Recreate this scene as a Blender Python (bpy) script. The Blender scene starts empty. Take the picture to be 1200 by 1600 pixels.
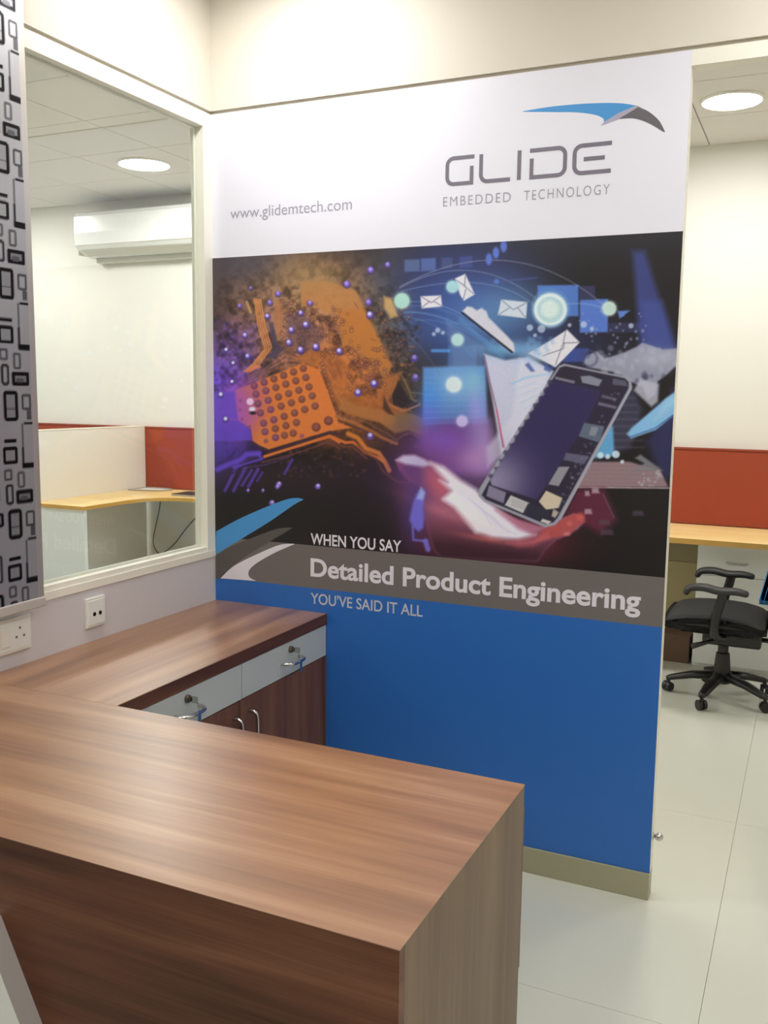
import bpy, bmesh, math, random
import numpy as np
from mathutils import Vector, Matrix
random.seed(4); rng = np.random.default_rng(7)
S = bpy.context.scene
COL = S.collection
R = math.radians

# ------------------------------------------------------------------ camera
CAM = (1.89525, -2.69241, 1.48777)
YAW, PITCH, ROLL, FPX = -0.43167, -0.12822, 0.01283, 1451.43
_cy, _sy, _cp, _sp = math.cos(YAW), math.sin(YAW), math.cos(PITCH), math.sin(PITCH)
_f = Vector((_sy*_cp, _cy*_cp, _sp)); _r = Vector((_cy, -_sy, 0)); _u = _r.cross(_f)
_r2 = math.cos(ROLL)*_r + math.sin(ROLL)*_u; _u2 = -math.sin(ROLL)*_r + math.cos(ROLL)*_u
cam = bpy.data.cameras.new('camera'); camo = bpy.data.objects.new('camera', cam); COL.objects.link(camo)
M = Matrix((_r2, _u2, -_f)).transposed().to_4x4(); M.translation = Vector(CAM)
camo.matrix_world = M
cam.sensor_fit = 'VERTICAL'; cam.sensor_height = 24; cam.lens = FPX/1600*24; cam.clip_start = 0.05
S.camera = camo

# ------------------------------------------------------------------ world, exposure, lamp strengths
w = bpy.data.worlds.new('world'); S.world = w; w.use_nodes = True
w.node_tree.nodes['Background'].inputs[0].default_value = (0.75, 0.78, 0.8, 1)
w.node_tree.nodes['Background'].inputs[1].default_value = 0.25
S.view_settings.view_transform = 'Standard'; S.view_settings.look = 'None'
S.view_settings.gamma = 1; S.view_settings.use_curve_mapping = False
S.view_settings.exposure = 0.0
E_FRONT = 48.0       # emission of the reception ceiling lamps
E_OFFICE = 92.0      # emission of the office ceiling lamps
ART_GAIN = 1.12      # ink strength of the printed picture

# ------------------------------------------------------------------ colour and materials
def lin(c):
    c = np.asarray(c, float)/255.0
    return np.where(c <= 0.04045, c/12.92, ((c+0.055)/1.055)**2.4)
def rgb(*c): return tuple(float(v) for v in lin(c)) + (1.0,)

def mat(name, color, rough=0.5, metal=0.0, spec=0.5, bump=0.0, bscale=60, var=0.0, vscale=3.0, coat=0.0, emit=None, estr=0):
    m = bpy.data.materials.new(name); m.use_nodes = True
    nt = m.node_tree; b = nt.nodes['Principled BSDF']
    b.inputs['Base Color'].default_value = color; b.inputs['Roughness'].default_value = rough
    b.inputs['Metallic'].default_value = metal; b.inputs['Specular IOR Level'].default_value = spec
    b.inputs['Coat Weight'].default_value = coat
    tc = nt.nodes.new('ShaderNodeTexCoord')
    if var > 0:
        n = nt.nodes.new('ShaderNodeTexNoise'); n.inputs['Scale'].default_value = vscale; n.inputs['Detail'].default_value = 4
        nt.links.new(tc.outputs['Object'], n.inputs['Vector'])
        mx = nt.nodes.new('ShaderNodeMix'); mx.data_type = 'RGBA'
        mx.inputs[6].default_value = tuple(c*(1-var) for c in color[:3])+(1,)
        mx.inputs[7].default_value = tuple(min(1, c*(1+var)) for c in color[:3])+(1,)
        nt.links.new(n.outputs['Fac'], mx.inputs[0]); nt.links.new(mx.outputs[2], b.inputs['Base Color'])
    if bump > 0:
        n = nt.nodes.new('ShaderNodeTexNoise'); n.inputs['Scale'].default_value = bscale; n.inputs['Detail'].default_value = 3
        nt.links.new(tc.outputs['Object'], n.inputs['Vector'])
        bp = nt.nodes.new('ShaderNodeBump'); bp.inputs['Strength'].default_value = bump; bp.inputs['Distance'].default_value = 0.002
        nt.links.new(n.outputs['Fac'], bp.inputs['Height']); nt.links.new(bp.outputs['Normal'], b.inputs['Normal'])
    if emit:
        b.inputs['Emission Color'].default_value = emit; b.inputs['Emission Strength'].default_value = estr
    return m

def wood(name, axis, cols, rough=0.3, spec=0.5, scale=1.0, off=(0, 0, 0), coat=0.0):
    """streaky laminate: grain runs along one axis of the object"""
    m = bpy.data.materials.new(name); m.use_nodes = True
    nt = m.node_tree; b = nt.nodes['Principled BSDF']; L = nt.links.new
    tc = nt.nodes.new('ShaderNodeTexCoord')
    def noise(along, across, detail):
        mp = nt.nodes.new('ShaderNodeMapping'); s = [across*scale]*3; s[axis] = along*scale
        mp.inputs['Scale'].default_value = s; mp.inputs['Location'].default_value = off
        n = nt.nodes.new('ShaderNodeTexNoise'); n.inputs['Scale'].default_value = 1; n.inputs['Detail'].default_value = detail
        n.inputs['Distortion'].default_value = 0.25
        L(tc.outputs['Object'], mp.inputs['Vector']); L(mp.outputs['Vector'], n.inputs['Vector']); return n
    a, c, f = noise(0.9, 13, 3), noise(2.2, 45, 4), noise(5, 260, 2)
    def madd(x, y, k):
        q = nt.nodes.new('ShaderNodeMix'); q.data_type = 'FLOAT'; q.inputs[0].default_value = k
        L(x, q.inputs[2]); L(y, q.inputs[3]); return q.outputs[0]
    v = madd(madd(a.outputs['Fac'], c.outputs['Fac'], 0.32), f.outputs['Fac'], 0.14)
    cr = nt.nodes.new('ShaderNodeValToRGB'); e = cr.color_ramp.elements
    pos = [0.36, 0.46, 0.55, 0.65]
    e[0].position = pos[0]; e[0].color = cols[0]; e[1].position = pos[3]; e[1].color = cols[3]
    for i in (1, 2):
        q = e.new(pos[i]); q.color = cols[i]
    L(v, cr.inputs[0]); L(cr.outputs[0], b.inputs['Base Color'])
    b.inputs['Roughness'].default_value = rough; b.inputs['Specular IOR Level'].default_value = spec
    b.inputs['Coat Weight'].default_value = coat; b.inputs['Coat Roughness'].default_value = 0.33
    bp = nt.nodes.new('ShaderNodeBump'); bp.inputs['Strength'].default_value = 0.06; bp.inputs['Distance'].default_value = 0.001
    L(f.outputs['Fac'], bp.inputs['Height']); L(bp.outputs['Normal'], b.inputs['Normal'])
    return m

WAL = [rgb(130, 88, 58), rgb(152, 107, 72), rgb(168, 122, 85), rgb(186, 144, 108)]
WALD = [rgb(70, 40, 28), rgb(92, 56, 40), rgb(108, 68, 48), rgb(124, 84, 60)]
WALG = [rgb(98, 76, 60), rgb(112, 88, 70), rgb(122, 98, 78), rgb(134, 110, 88)]
WALM = [rgb(86, 54, 38), rgb(108, 70, 50), rgb(122, 82, 60), rgb(138, 96, 70)]
m_wood_x = wood('walnut laminate along counter', 0, WAL, rough=0.36, spec=0.7, coat=0.8, off=(3.1, 1.7, 0))
m_wood_y = wood('walnut laminate along wall', 1, WAL, rough=0.36, spec=0.7, coat=0.8, off=(0.3, 5.2, 0))
m_front = wood('shaded walnut laminate front', 0, WALD, rough=0.4, spec=0.3)  # counter's walnut again, with the front's shade put into the colour
m_edge = wood('dark walnut edge band', 1, WALD, rough=0.4, spec=0.3)
m_endp = wood('walnut laminate upright grain', 2, WALG, rough=0.4, spec=0.3)
m_doorw = wood('dark walnut door upright grain', 2, WALM, rough=0.35, spec=0.4, off=(2, 4, 0))
m_beech = wood('pale beech laminate', 0, [rgb(228, 190, 122), rgb(234, 200, 136), rgb(238, 208, 148), rgb(242, 216, 160)], rough=0.4)
m_beech_edge = mat('beech edge band', rgb(214, 168, 84), 0.45, var=0.05)
m_cream = mat('cream wall paint', rgb(226, 220, 208), 0.65, bump=0.08, bscale=180)
m_office = mat('office wall paint', rgb(236, 235, 228), 0.7, bump=0.06, bscale=180)
m_lowwall = mat('pale lilac laminate wall', rgb(214, 211, 216), 0.5)
m_frame = mat('ivory powder coated frame', rgb(246, 244, 232), 0.35)
m_groove = mat('shadow gap filler', rgb(206, 198, 182), 0.8)
m_tile = mat('glossy cream vitrified tile', rgb(206, 208, 196), 0.16, spec=0.5, var=0.035, vscale=3.5)
m_grout = mat('grey grout', rgb(184, 184, 172), 0.8, var=0.1)
m_ceil = mat('mineral ceiling tile', rgb(222, 220, 216), 0.85, bump=0.15, bscale=300)
m_ceilgap = mat('ceiling grid bar', rgb(176, 174, 170), 0.6)
m_gyp = mat('white ceiling board', rgb(240, 238, 230), 0.8, bump=0.05)
m_skirt = mat('olive beige skirting tile', rgb(168, 165, 138), 0.35, var=0.03)
m_white = mat('white laminate', rgb(236, 240, 238), 0.35, bump=0.02)
m_drawer = mat('pale grey laminate', rgb(196, 202, 204), 0.35, bump=0.02)
m_panelw = mat('white partition laminate', rgb(238, 236, 230), 0.45, bump=0.02)
m_orange = mat('rust orange fabric board', rgb(160, 68, 42), 0.8, bump=0.25, bscale=500, var=0.05, vscale=20)
m_plastic = mat('white plastic', rgb(238, 238, 232), 0.3, bump=0.01)
m_acw = mat('glossy white plastic', rgb(240, 242, 240), 0.25, bump=0.01)
m_acs = mat('grey white plastic', rgb(206, 205, 192), 0.4, bump=0.01)
m_steel = mat('brushed steel', rgb(200, 200, 200), 0.22, metal=1.0, bump=0.03, bscale=300)
m_brass = mat('dull nickel', rgb(120, 112, 100), 0.35, metal=1.0, bump=0.03)
m_black = mat('black moulded plastic', rgb(26, 26, 27), 0.4, bump=0.1, bscale=200)
m_pad = mat('black soft arm pad', rgb(42, 41, 42), 0.45, bump=0.1, bscale=150)
m_seat = mat('black mesh fabric', rgb(34, 34, 35), 0.75, bump=0.5, bscale=700)
m_bluef = mat('blue chair fabric', rgb(60, 130, 190), 0.7, bump=0.4, bscale=600)
m_hole = mat('dark socket hole', rgb(14, 14, 14), 0.6, bump=0.02)
m_card = mat('brown cardboard', rgb(108, 84, 70), 0.8, var=0.08, vscale=10)
m_cable = mat('dark grey cable', rgb(92, 92, 86), 0.5, bump=0.02)
m_note = mat('black notebook cover', rgb(46, 50, 50), 0.5, bump=0.05)
m_paper = mat('white paper', rgb(235, 235, 228), 0.7, bump=0.02)
m_kick = mat('black plinth', rgb(38, 30, 26), 0.6, bump=0.02)
m_lilac = mat('white vinyl print', rgb(238, 238, 252), 0.42, bump=0.01)
m_blue = mat('royal blue vinyl print', rgb(46, 110, 196), 0.36, bump=0.01)
m_grey = mat('grey vinyl print', rgb(118, 112, 112), 0.38, bump=0.01)
m_tblue = mat('sky blue print', rgb(76, 156, 224), 0.4, bump=0.01)
m_tdark = mat('dark grey print', rgb(106, 102, 110), 0.4, bump=0.01)
m_tdark2 = mat('charcoal print', rgb(92, 88, 86), 0.4, bump=0.01)
m_tlogo2 = mat('light grey print', rgb(164, 162, 178), 0.4, bump=0.01)
m_tlogo = mat('logo grey print', rgb(124, 118, 134), 0.4, bump=0.01)
m_tpale = mat('faint lilac grey print', rgb(176, 174, 196), 0.4, bump=0.01)
m_twhite = mat('white print', rgb(236, 232, 244), 0.4, bump=0.01)
m_tsub = mat('pale print', rgb(206, 208, 222), 0.4, bump=0.01)
m_lampF = mat('reception lamp diffuser', rgb(255, 252, 240), 0.5, emit=(1.0, 0.985, 0.955, 1), estr=E_FRONT)
m_lampO = mat('office lamp diffuser', rgb(255, 255, 250), 0.5, emit=(1.0, 0.985, 0.95, 1), estr=E_OFFICE)

def glass_mat():
    m = bpy.data.materials.new('clear window glass'); m.use_nodes = True; nt = m.node_tree
    nt.nodes.clear(); o = nt.nodes.new('ShaderNodeOutputMaterial'); mx = nt.nodes.new('ShaderNodeMixShader')
    t = nt.nodes.new('ShaderNodeBsdfTransparent'); t.inputs[0].default_value = (0.965, 0.98, 0.972, 1)
    g = nt.nodes.new('ShaderNodeBsdfGlossy'); g.inputs['Roughness'].default_value = 0.02
    fr = nt.nodes.new('ShaderNodeFresnel'); fr.inputs[0].default_value = 1.45
    mm = nt.nodes.new('ShaderNodeMath'); mm.operation = 'MULTIPLY'; mm.inputs[1].default_value = 0.10
    nt.links.new(fr.outputs[0], mm.inputs[0]); nt.links.new(mm.outputs[0], mx.inputs[0])
    nt.links.new(t.outputs[0], mx.inputs[1]); nt.links.new(g.outputs[0], mx.inputs[2]); nt.links.new(mx.outputs[0], o.inputs[0])
    return m
m_glass = glass_mat()

def attr_mat(name, rough):
    m = bpy.data.materials.new(name); m.use_nodes = True; nt = m.node_tree
    a = nt.nodes.new('ShaderNodeAttribute'); a.attribute_name = 'ink'
    b = nt.nodes['Principled BSDF']; nt.links.new(a.outputs['Color'], b.inputs['Base Color'])
    b.inputs['Roughness'].default_value = rough; return m

# ------------------------------------------------------------------ object helpers (all coordinates are world coordinates)
def origin_of(p):
    v = Vector((0, 0, 0))
    while p is not None:
        v += p.location; p = p.parent
    return v

def finish(name, me, m, parent=None, org=None, smooth=None):
    """me in world coordinates -> linked object with its origin at org / bounding-box base"""
    if org is None:
        co = np.empty(len(me.vertices)*3); me.vertices.foreach_get('co', co); co = co.reshape(-1, 3)
        lo, hi = co.min(0), co.max(0); org = Vector(((lo[0]+hi[0])/2, (lo[1]+hi[1])/2, lo[2]))
    org = Vector(org)
    me.transform(Matrix.Translation(-org)); me.materials.append(m)
    if smooth:
        for pl in me.polygons: pl.use_smooth = True
    o = bpy.data.objects.new(name, me); COL.objects.link(o)
    if parent: o.parent = parent
    o.location = org - origin_of(parent)
    return o

def from_bm(name, bm, m, parent=None, smooth=None, org=None):
    me = bpy.data.meshes.new(name); bm.normal_update(); bm.to_mesh(me); bm.free()
    return finish(name, me, m, parent, org, smooth)

def bbox_bm(bm, x0, x1, y0, y1, z0, z1, bev=0.0, seg=2):
    r = bmesh.ops.create_cube(bm, size=1.0)
    vs = r['verts']
    for v in vs:
        v.co = Vector(((x0+x1)/2+v.co.x*(x1-x0), (y0+y1)/2+v.co.y*(y1-y0), (z0+z1)/2+v.co.z*(z1-z0)))
    if bev > 0:
        es = list({e for v in vs for e in v.link_edges})
        bmesh.ops.bevel(bm, geom=es, offset=bev, segments=seg, profile=0.5, affect='EDGES')

def box(name, x0, x1, y0, y1, z0, z1, m, parent=None, bev=0.0, seg=2):
    bm = bmesh.new(); bbox_bm(bm, x0, x1, y0, y1, z0, z1, bev, seg)
    return from_bm(name, bm, m, parent)

def boxes(name, lst, m, parent=None, bev=0.0):
    bm = bmesh.new()
    for b in lst: bbox_bm(bm, *b, bev)
    return from_bm(name, bm, m, parent)

def cyl_bm(bm, c, r, h, axis=2, n=24, r2=None, bev=0):
    mt = {0: Matrix.Rotation(R(90), 4, 'Y'), 1: Matrix.Rotation(R(90), 4, 'X'), 2: Matrix.Identity(4)}[axis]
    g = bmesh.ops.create_cone(bm, cap_ends=True, segments=n, radius1=r, radius2=r if r2 is None else r2, depth=h,
                              matrix=Matrix.Translation(c) @ mt)
    if bev:
        es = [e for e in {e for v in g['verts'] for e in v.link_edges} if len(e.link_faces) == 2 and e.calc_face_angle(0) > 1.0]
        bmesh.ops.bevel(bm, geom=es, offset=bev, segments=3, profile=0.5, affect='EDGES')
def cyl(name, c, r, h, m, parent=None, axis=2, n=24, r2=None, bev=0):
    bm = bmesh.new(); cyl_bm(bm, c, r, h, axis, n, r2, bev)
    o = from_bm(name, bm, m, parent)
    for pl in o.data.polygons: pl.use_smooth = len(pl.vertices) == 4
    return o

def smoothpath(pts, n=6):
    P = [Vector(p) for p in pts]; out = []
    for i in range(len(P)-1):
        p0, p1, p2, p3 = P[max(i-1, 0)], P[i], P[i+1], P[min(i+2, len(P)-1)]
        for k in range(n):
            t = k/n
            out.append(0.5*((2*p1)+(p2-p0)*t+(2*p0-5*p1+4*p2-p3)*t*t+(3*p1-p0-3*p2+p3)*t**3))
    return out+[P[-1]]

def tube_bm(bm, pts, r, n=10, sx=1.0, sy=1.0):
    P = [Vector(p) for p in pts]
    rad = r if isinstance(r, (list, tuple)) else [r]*len(P)
    up = Vector((0, 0, 1)); rings = []
    for i, p in enumerate(P):
        t = (P[min(i+1, len(P)-1)]-P[max(i-1, 0)]).normalized()
        if i == 0:
            a = t.cross(up)
            if a.length < 0.05: a = t.cross(Vector((1, 0, 0)))
        else: a = a - t*a.dot(t)
        a.normalize(); b = t.cross(a)
        rings.append([bm.verts.new(p+(a*math.cos(2*math.pi*k/n)*sx+b*math.sin(2*math.pi*k/n)*sy)*rad[i]) for k in range(n)])
    for A, B in zip(rings, rings[1:]):
        for k in range(n): bm.faces.new((A[k], A[(k+1) % n], B[(k+1) % n], B[k]))
    bm.faces.new(rings[0][::-1]); bm.faces.new(rings[-1])
    bmesh.ops.recalc_face_normals(bm, faces=bm.faces)
def tube(name, pts, r, m, parent=None, n=10, sx=1, sy=1):
    bm = bmesh.new(); tube_bm(bm, pts, r, n, sx, sy); return from_bm(name, bm, m, parent, smooth=True)

def prism_bm(bm, pts, axis, a, b):
    """polygon (2-D points) extruded from a to b along axis; 2-D points are the two other axes in order"""
    def mk(p, t):
        c = list(p); c.insert(axis, t); return bm.verts.new(c)
    A = [mk(p, a) for p in pts]; B = [mk(p, b) for p in pts]; n = len(pts)
    bm.faces.new(A); bm.faces.new(B[::-1])
    for i in range(n): bm.faces.new((A[i], B[i], B[(i+1) % n], A[(i+1) % n]))
    bmesh.ops.recalc_face_normals(bm, faces=bm.faces)
def prism(name, pts, axis, a, b, m, parent=None):
    bm = bmesh.new(); prism_bm(bm, pts, axis, a, b); return from_bm(name, bm, m, parent)

def thing(name, loc, label, cat, group=None):
    o = bpy.data.objects.new(name, None); COL.objects.link(o); o.location = loc; o.empty_display_size = 0.05
    tag(o, label, cat, group); return o
def tag(o, label, cat, group=None):
    o['label'] = label; o['category'] = cat
    if group: o['group'] = group
def struct(o): o['kind'] = 'structure'; return o

# ------------------------------------------------------------------ dimensions
W, ZT, ZC1, ZC2, FAR = 1.5365, 2.4, 2.80, 2.88, 2.98
ZB, ZG1, ZG2, ZSK = 1.9311, 0.9753, 0.8301, 0.0824
H, D, L0, XE, YF = 0.7488, 0.4486, -1.0397, 1.4377, -1.6310
T = 0.05
XL, XR, YB = -4.8, 3.6, -4.6

# ------------------------------------------------------------------ floor of tiles
fl = struct(box('floor', XL, XR, YB, FAR+0.02, -0.05, -0.006, m_grout))
def tile_grid(name, xs, ys, z0, z1, m, parent, gap, bev):
    cache = {}
    for i in range(len(xs)-1):
        for j in range(len(ys)-1):
            sx, sy = round(xs[i+1]-xs[i]-gap, 4), round(ys[j+1]-ys[j]-gap, 4)
            if sx < 0.03 or sy < 0.03: continue
            key = (sx, sy)
            if key not in cache:
                bm = bmesh.new(); bbox_bm(bm, -sx/2, sx/2, -sy/2, sy/2, 0, z1-z0, bev, 1)
                me = bpy.data.meshes.new(name); bm.to_mesh(me); bm.free(); me.materials.append(m); cache[key] = me
            o = bpy.data.objects.new(name, cache[key]); COL.objects.link(o); o.parent = parent
            o.location = Vector(((xs[i]+xs[i+1])/2, (ys[j]+ys[j+1])/2, z0)) - origin_of(parent)
def ticks(lo, hi, ref, pitch):
    v = [lo]; k = math.ceil((lo-ref)/pitch+1e-6)
    while ref+k*pitch < hi-1e-6: v.append(ref+k*pitch); k += 1
    return v+[hi]
tile_grid('floor_tile', ticks(XL, XR, 1.735, 1.2), ticks(YB, FAR, -1.75, 1.2), -0.006, 0.0, m_tile, fl, 0.0010, 0.0005)

# ------------------------------------------------------------------ ceilings
c_front = struct(boxes('ceiling', [(0, XR, YB, 0, ZC1, ZC1+0.06)], m_gyp))
c_off = struct(boxes('ceiling', [(XL, XR, 0.0, FAR+0.02, ZC2+0.006, ZC2+0.05), (XL, 0.0, YB, 0.0, ZC2+0.006, ZC2+0.05)], m_ceilgap))
xs = ticks(XL, XR, -1.69, 0.59); ys = ticks(0.05, FAR, 1.265, 0.575)
ys = sorted(ys+[1.40]); tile_grid('ceiling_tile', xs, ys, ZC2, ZC2+0.006, m_ceil, c_off, 0.006, 0.0015)
tile_grid('ceiling_tile', ticks(XL, -0.05, -1.69, 0.59), ticks(-2.3, 0.05, 1.265, 0.575), ZC2, ZC2+0.006, m_ceil, c_off, 0.006, 0.0015)

# ------------------------------------------------------------------ walls
struct(box('wall_far', XL-0.1, XR, FAR, FAR+0.1, 0, ZC2+0.05, m_office))
struct(box('wall_office_left', XL-0.1, XL, YB, FAR, 0, ZC2+0.05, m_office))
struct(box('wall_right', XR, XR+0.1, YB, FAR+0.1, 0, ZC2+0.05, m_cream))
struct(box('wall_front', XL-0.1, XR+0.1, YB-0.1, YB, 0, ZC2+0.05, m_cream))
# partition that carries the print; the board above the frame stands 8 mm proud of a recessed gap
wp = struct(boxes('wall_back', [(-T, W, 0.0025, T, ZSK, ZT-0.003)], m_frame))
struct(boxes('wall_back_upper', [(0.0, XR, -0.006, T, ZT+0.006, ZC1+0.1)], m_cream))
struct(boxes('trim_1', [(-T, XR, 0.003, T-0.003, ZT-0.003, ZT+0.006), (-T+0.003, -0.003, YB, 0.003, ZT-0.003, ZT+0.006)], m_groove))
struct(boxes('trim_2', [(W, XR-0.95, 0.0, T, 2.357, ZT-0.003)], m_frame, bev=0.0))
struct(box('wall_back_right', XR-0.95, XR, 0.0, T, 0, ZT-0.003, m_cream))
sk = struct(box('baseboard_back', 0.46, W, -0.007, T, 0.0, ZSK, m_skirt, bev=0.0015))
struct(boxes('wall_left_upper', [(-T, 0.006, YB, T, ZT+0.006, ZC2+0.04)], m_cream))
WY0, WY1 = -2.35, -0.046        # glazed opening
struct(boxes('wall_left', [(-T, 0.0, YB, 0.0, 0.0, 0.905)], m_lowwall))
struct(boxes('wall_left_rear', [(-T, 0.0, YB, WY0-0.05, 0.905, ZT-0.003)], m_cream))
# window: frame members are separate lengths, plus glazing bead and pane
win = struct(box('window_1', -T, 0.003, WY0-0.05, 0.0, 0.905, 0.930, m_frame, bev=0.0015))
for nm, b in (('sill_bar', (-T+0.004, -0.002, WY0, WY1, 0.930, 0.945)),
              ('head_bar', (-T, 0.002, WY0-0.05, 0.0, 2.350, ZT-0.003)),
              ('jamb_bar', (-T, 0.002, WY1, 0.0, 0.930, 2.350)),
              ('jamb_bar', (-T, 0.002, WY0-0.05, WY0, 0.930, 2.350)),
              ('glazing_bead', (-0.034, -0.029, WY1-0.010, WY1, 0.945, 2.350)),
              ('glazing_bead', (-0.034, -0.029, WY0, WY1-0.010, 0.945, 0.953)),
              ('glazing_bead', (-0.034, -0.029, WY0, WY1-0.010, 2.342, 2.350)),
              ('glass_pane', (-0.029, -0.024, WY0, WY1, 0.945, 2.350))):
    box(nm, *b, m_glass if nm == 'glass_pane' else m_frame, win, bev=0.0 if nm == 'glass_pane' else 0.001)

# ------------------------------------------------------------------ ceiling lamps
def lamp(x, y, zc, r, m, label, group, h=0.012):
    t = thing('ceiling_light', (x, y, zc-h), label, 'ceiling light', group)
    bm = bmesh.new(); n = 40
    prof = [(r, 0.0), (r+0.004, 0.002), (r+0.010, h*0.6), (r+0.012, h), (r-0.003, h), (r-0.003, 0.003)]
    rings = [[bm.verts.new((x+pr*math.cos(2*math.pi*k/n), y+pr*math.sin(2*math.pi*k/n), zc-h+pz)) for k in range(n)] for pr, pz in prof]
    for q in range(len(prof)):
        A, B = rings[q], rings[(q+1) % len(prof)]
        for k in range(n): bm.faces.new((A[k], A[(k+1) % n], B[(k+1) % n], B[k]))
    bmesh.ops.recalc_face_normals(bm, faces=bm.faces)
    from_bm('trim_ring', bm, m_plastic, t, smooth=True)
    cyl('diffuser', (x, y, zc-h/2+0.001), r-0.003, h-0.004, m, t, n=40)
    return t
lamp(-2.0, 2.13, ZC2, 0.155, m_lampO, 'round white ceiling light glowing in the office seen through the left window', None)
lamp(1.44, 2.17, ZC2, 0.135, m_lampO, 'bright oblong-looking ceiling light in the office above the orange board, right of the print', None)
for x, y, lb in ((-3.7, 2.13, 'round office ceiling light farthest left, beyond the white partition screen'),
                 (-0.3, 2.13, 'round office ceiling light hidden behind the printed wall'),
                 (3.0, 2.17, 'round office ceiling light farthest right, past the end of the straight desk'),
                 (-2.1, 0.3, 'added unseen round ceiling light brightening the front of the corner desk, near the patterned blind'),  # added lamp, out of view, to brighten the desk's end panel
                 (-3.8, 0.1, 'added unseen round ceiling light brightening the desk fronts, near the far left office wall'),  # second added lamp, out of view, also lights the desk fronts
                 (-2.1, -1.6, 'round office ceiling light behind the glass beside the reception counter')):
    lamp(x, y, ZC2, 0.145, m_lampO, lb, 'office ceiling lights')
for x, y, lb in ((0.45, -0.42, 'round reception ceiling light over the corner of the print and the window'),
                 (2.05, -0.55, 'round reception ceiling light in front of the opening beside the print'),
                 (0.50, -1.75, 'round reception ceiling light over the reception counter'),
                 (2.05, -1.90, 'round reception ceiling light to the right of the reception counter'),
                 (1.20, -3.20, 'round reception ceiling light behind the viewer, left of the pair'),
                 (2.90, -3.20, 'round reception ceiling light behind the viewer, right of the pair')):
    lamp(x, y, ZC1, 0.145, m_lampF, lb, 'reception ceiling lights')

# ------------------------------------------------------------------ wall print (artwork points were measured on the photograph and are
# turned into positions on the print itself: art(px, py) -> x, z on the wall)
def art(px, py):
    d = _f + _r2*((px-600)/FPX) - _u2*((py-800)/FPX); t = -CAM[1]/d.y
    return CAM[0]+d.x*t, CAM[2]+d.z*t
pr = thing('wall_graphic', (W/2, 0.0, ZSK), 'tall printed wall graphic with circuit board and phone artwork above a blue field', 'wall graphic')
Y0 = -0.0005
box('white_panel', 0.0015, W, Y0, 0.0025, ZB, ZT-0.003, m_lilac, pr)
box('grey_band', 0.0015, W, Y0, 0.0025, ZG2, ZG1, m_grey, pr)
box('blue_panel', 0.0015, W, Y0, 0.0025, ZSK+0.001, ZG2, m_blue, pr)

# ---- picture: a fine grid whose vertices carry the ink colour
NX, NZ = 700, 436
gx = np.linspace(0.0015, W, NX); gz = np.linspace(ZG1, ZB, NZ)
GX, GZ = np.meshgrid(gx, gz)
dx, dy, dz = GX-CAM[0], -CAM[1], GZ-CAM[2]
dd = _f.x*dx+_f.y*dy+_f.z*dz
U = 600+FPX*(_r2.x*dx+_r2.y*dy+_r2.z*dz)/dd
V = 800-FPX*(_u2.x*dx+_u2.y*dy+_u2.z*dz)/dd
INK = np.zeros((NZ, NX, 3)); INK[:] = (20, 17, 22)
def sd_poly(pts, X, Y):
    p = np.array(pts, float); n = len(p)
    d = np.full(X.shape, 1e18); s = np.ones(X.shape)
    for i in range(n):
        a = p[i]; b = p[i-1]; e = b-a; wx, wy = X-a[0], Y-a[1]
        t = np.clip((wx*e[0]+wy*e[1])/(e@e+1e-9), 0, 1)
        bx, by = wx-e[0]*t, wy-e[1]*t; d = np.minimum(d, bx*bx+by*by)
        c1, c2, c3 = Y >= a[1], Y < b[1], e[0]*wy > e[1]*wx
        s = np.where((c1 & c2 & c3) | (~c1 & ~c2 & ~c3), -s, s)
    return s*np.sqrt(d)
def region(x0, y0, x1, y1):
    m_ = (U >= x0) & (U <= x1) & (V >= y0) & (V <= y1)
    r_, c_ = np.where(m_)
    if len(r_) == 0: return None
    return slice(r_.min(), r_.max()+1), slice(c_.min(), c_.max()+1)
def put(sl, a, col):
    a = a[..., None]; INK[sl] = INK[sl]*(1-a)+np.asarray(col, float)*a
def poly(pts, col, alpha=1.0, soft=1.3):
    p = np.array(pts, float); mg = soft*2+2
    sl = region(p[:, 0].min()-mg, p[:, 1].min()-mg, p[:, 0].max()+mg, p[:, 1].max()+mg)
    if sl is None: return
    put(sl, alpha*np.clip(0.5-sd_poly(pts, U[sl], V[sl])/(2*soft), 0, 1), col)
def line(pts, wd, col, alpha=1.0, soft=1.0):
    p = np.array(pts, float); mg = wd+soft*2+2
    sl = region(p[:, 0].min()-mg, p[:, 1].min()-mg, p[:, 0].max()+mg, p[:, 1].max()+mg)
    if sl is None: return
    X, Y = U[sl], V[sl]; d = np.full(X.shape, 1e9)
    for a, b in zip(p, p[1:]):
        e = b-a; t = np.clip(((X-a[0])*e[0]+(Y-a[1])*e[1])/(e@e+1e-9), 0, 1)
        d = np.minimum(d, np.hypot(X-a[0]-e[0]*t, Y-a[1]-e[1]*t))
    put(sl, alpha*np.clip(0.5-(d-wd/2)/(2*soft), 0, 1), col)
def disc(x, y, r, col, alpha=1.0, soft=1.2, ry=None):
    ry = ry or r; mg = soft*2+2
    sl = region(x-r-mg, y-ry-mg, x+r+mg, y+ry+mg)
    if sl is None: return
    d = (np.hypot((U[sl]-x)/r, (V[sl]-y)/ry)-1)*min(r, ry)
    put(sl, alpha*np.clip(0.5-d/(2*soft), 0, 1), col)
def ring(x, y, r, wd, col, alpha=1.0, soft=1.0):
    sl = region(x-r-8, y-r-8, x+r+8, y+r+8)
    if sl is None: return
    d = abs(np.hypot(U[sl]-x, V[sl]-y)-r)
    put(sl, alpha*np.clip(0.5-(d-wd/2)/(2*soft), 0, 1), col)
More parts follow.
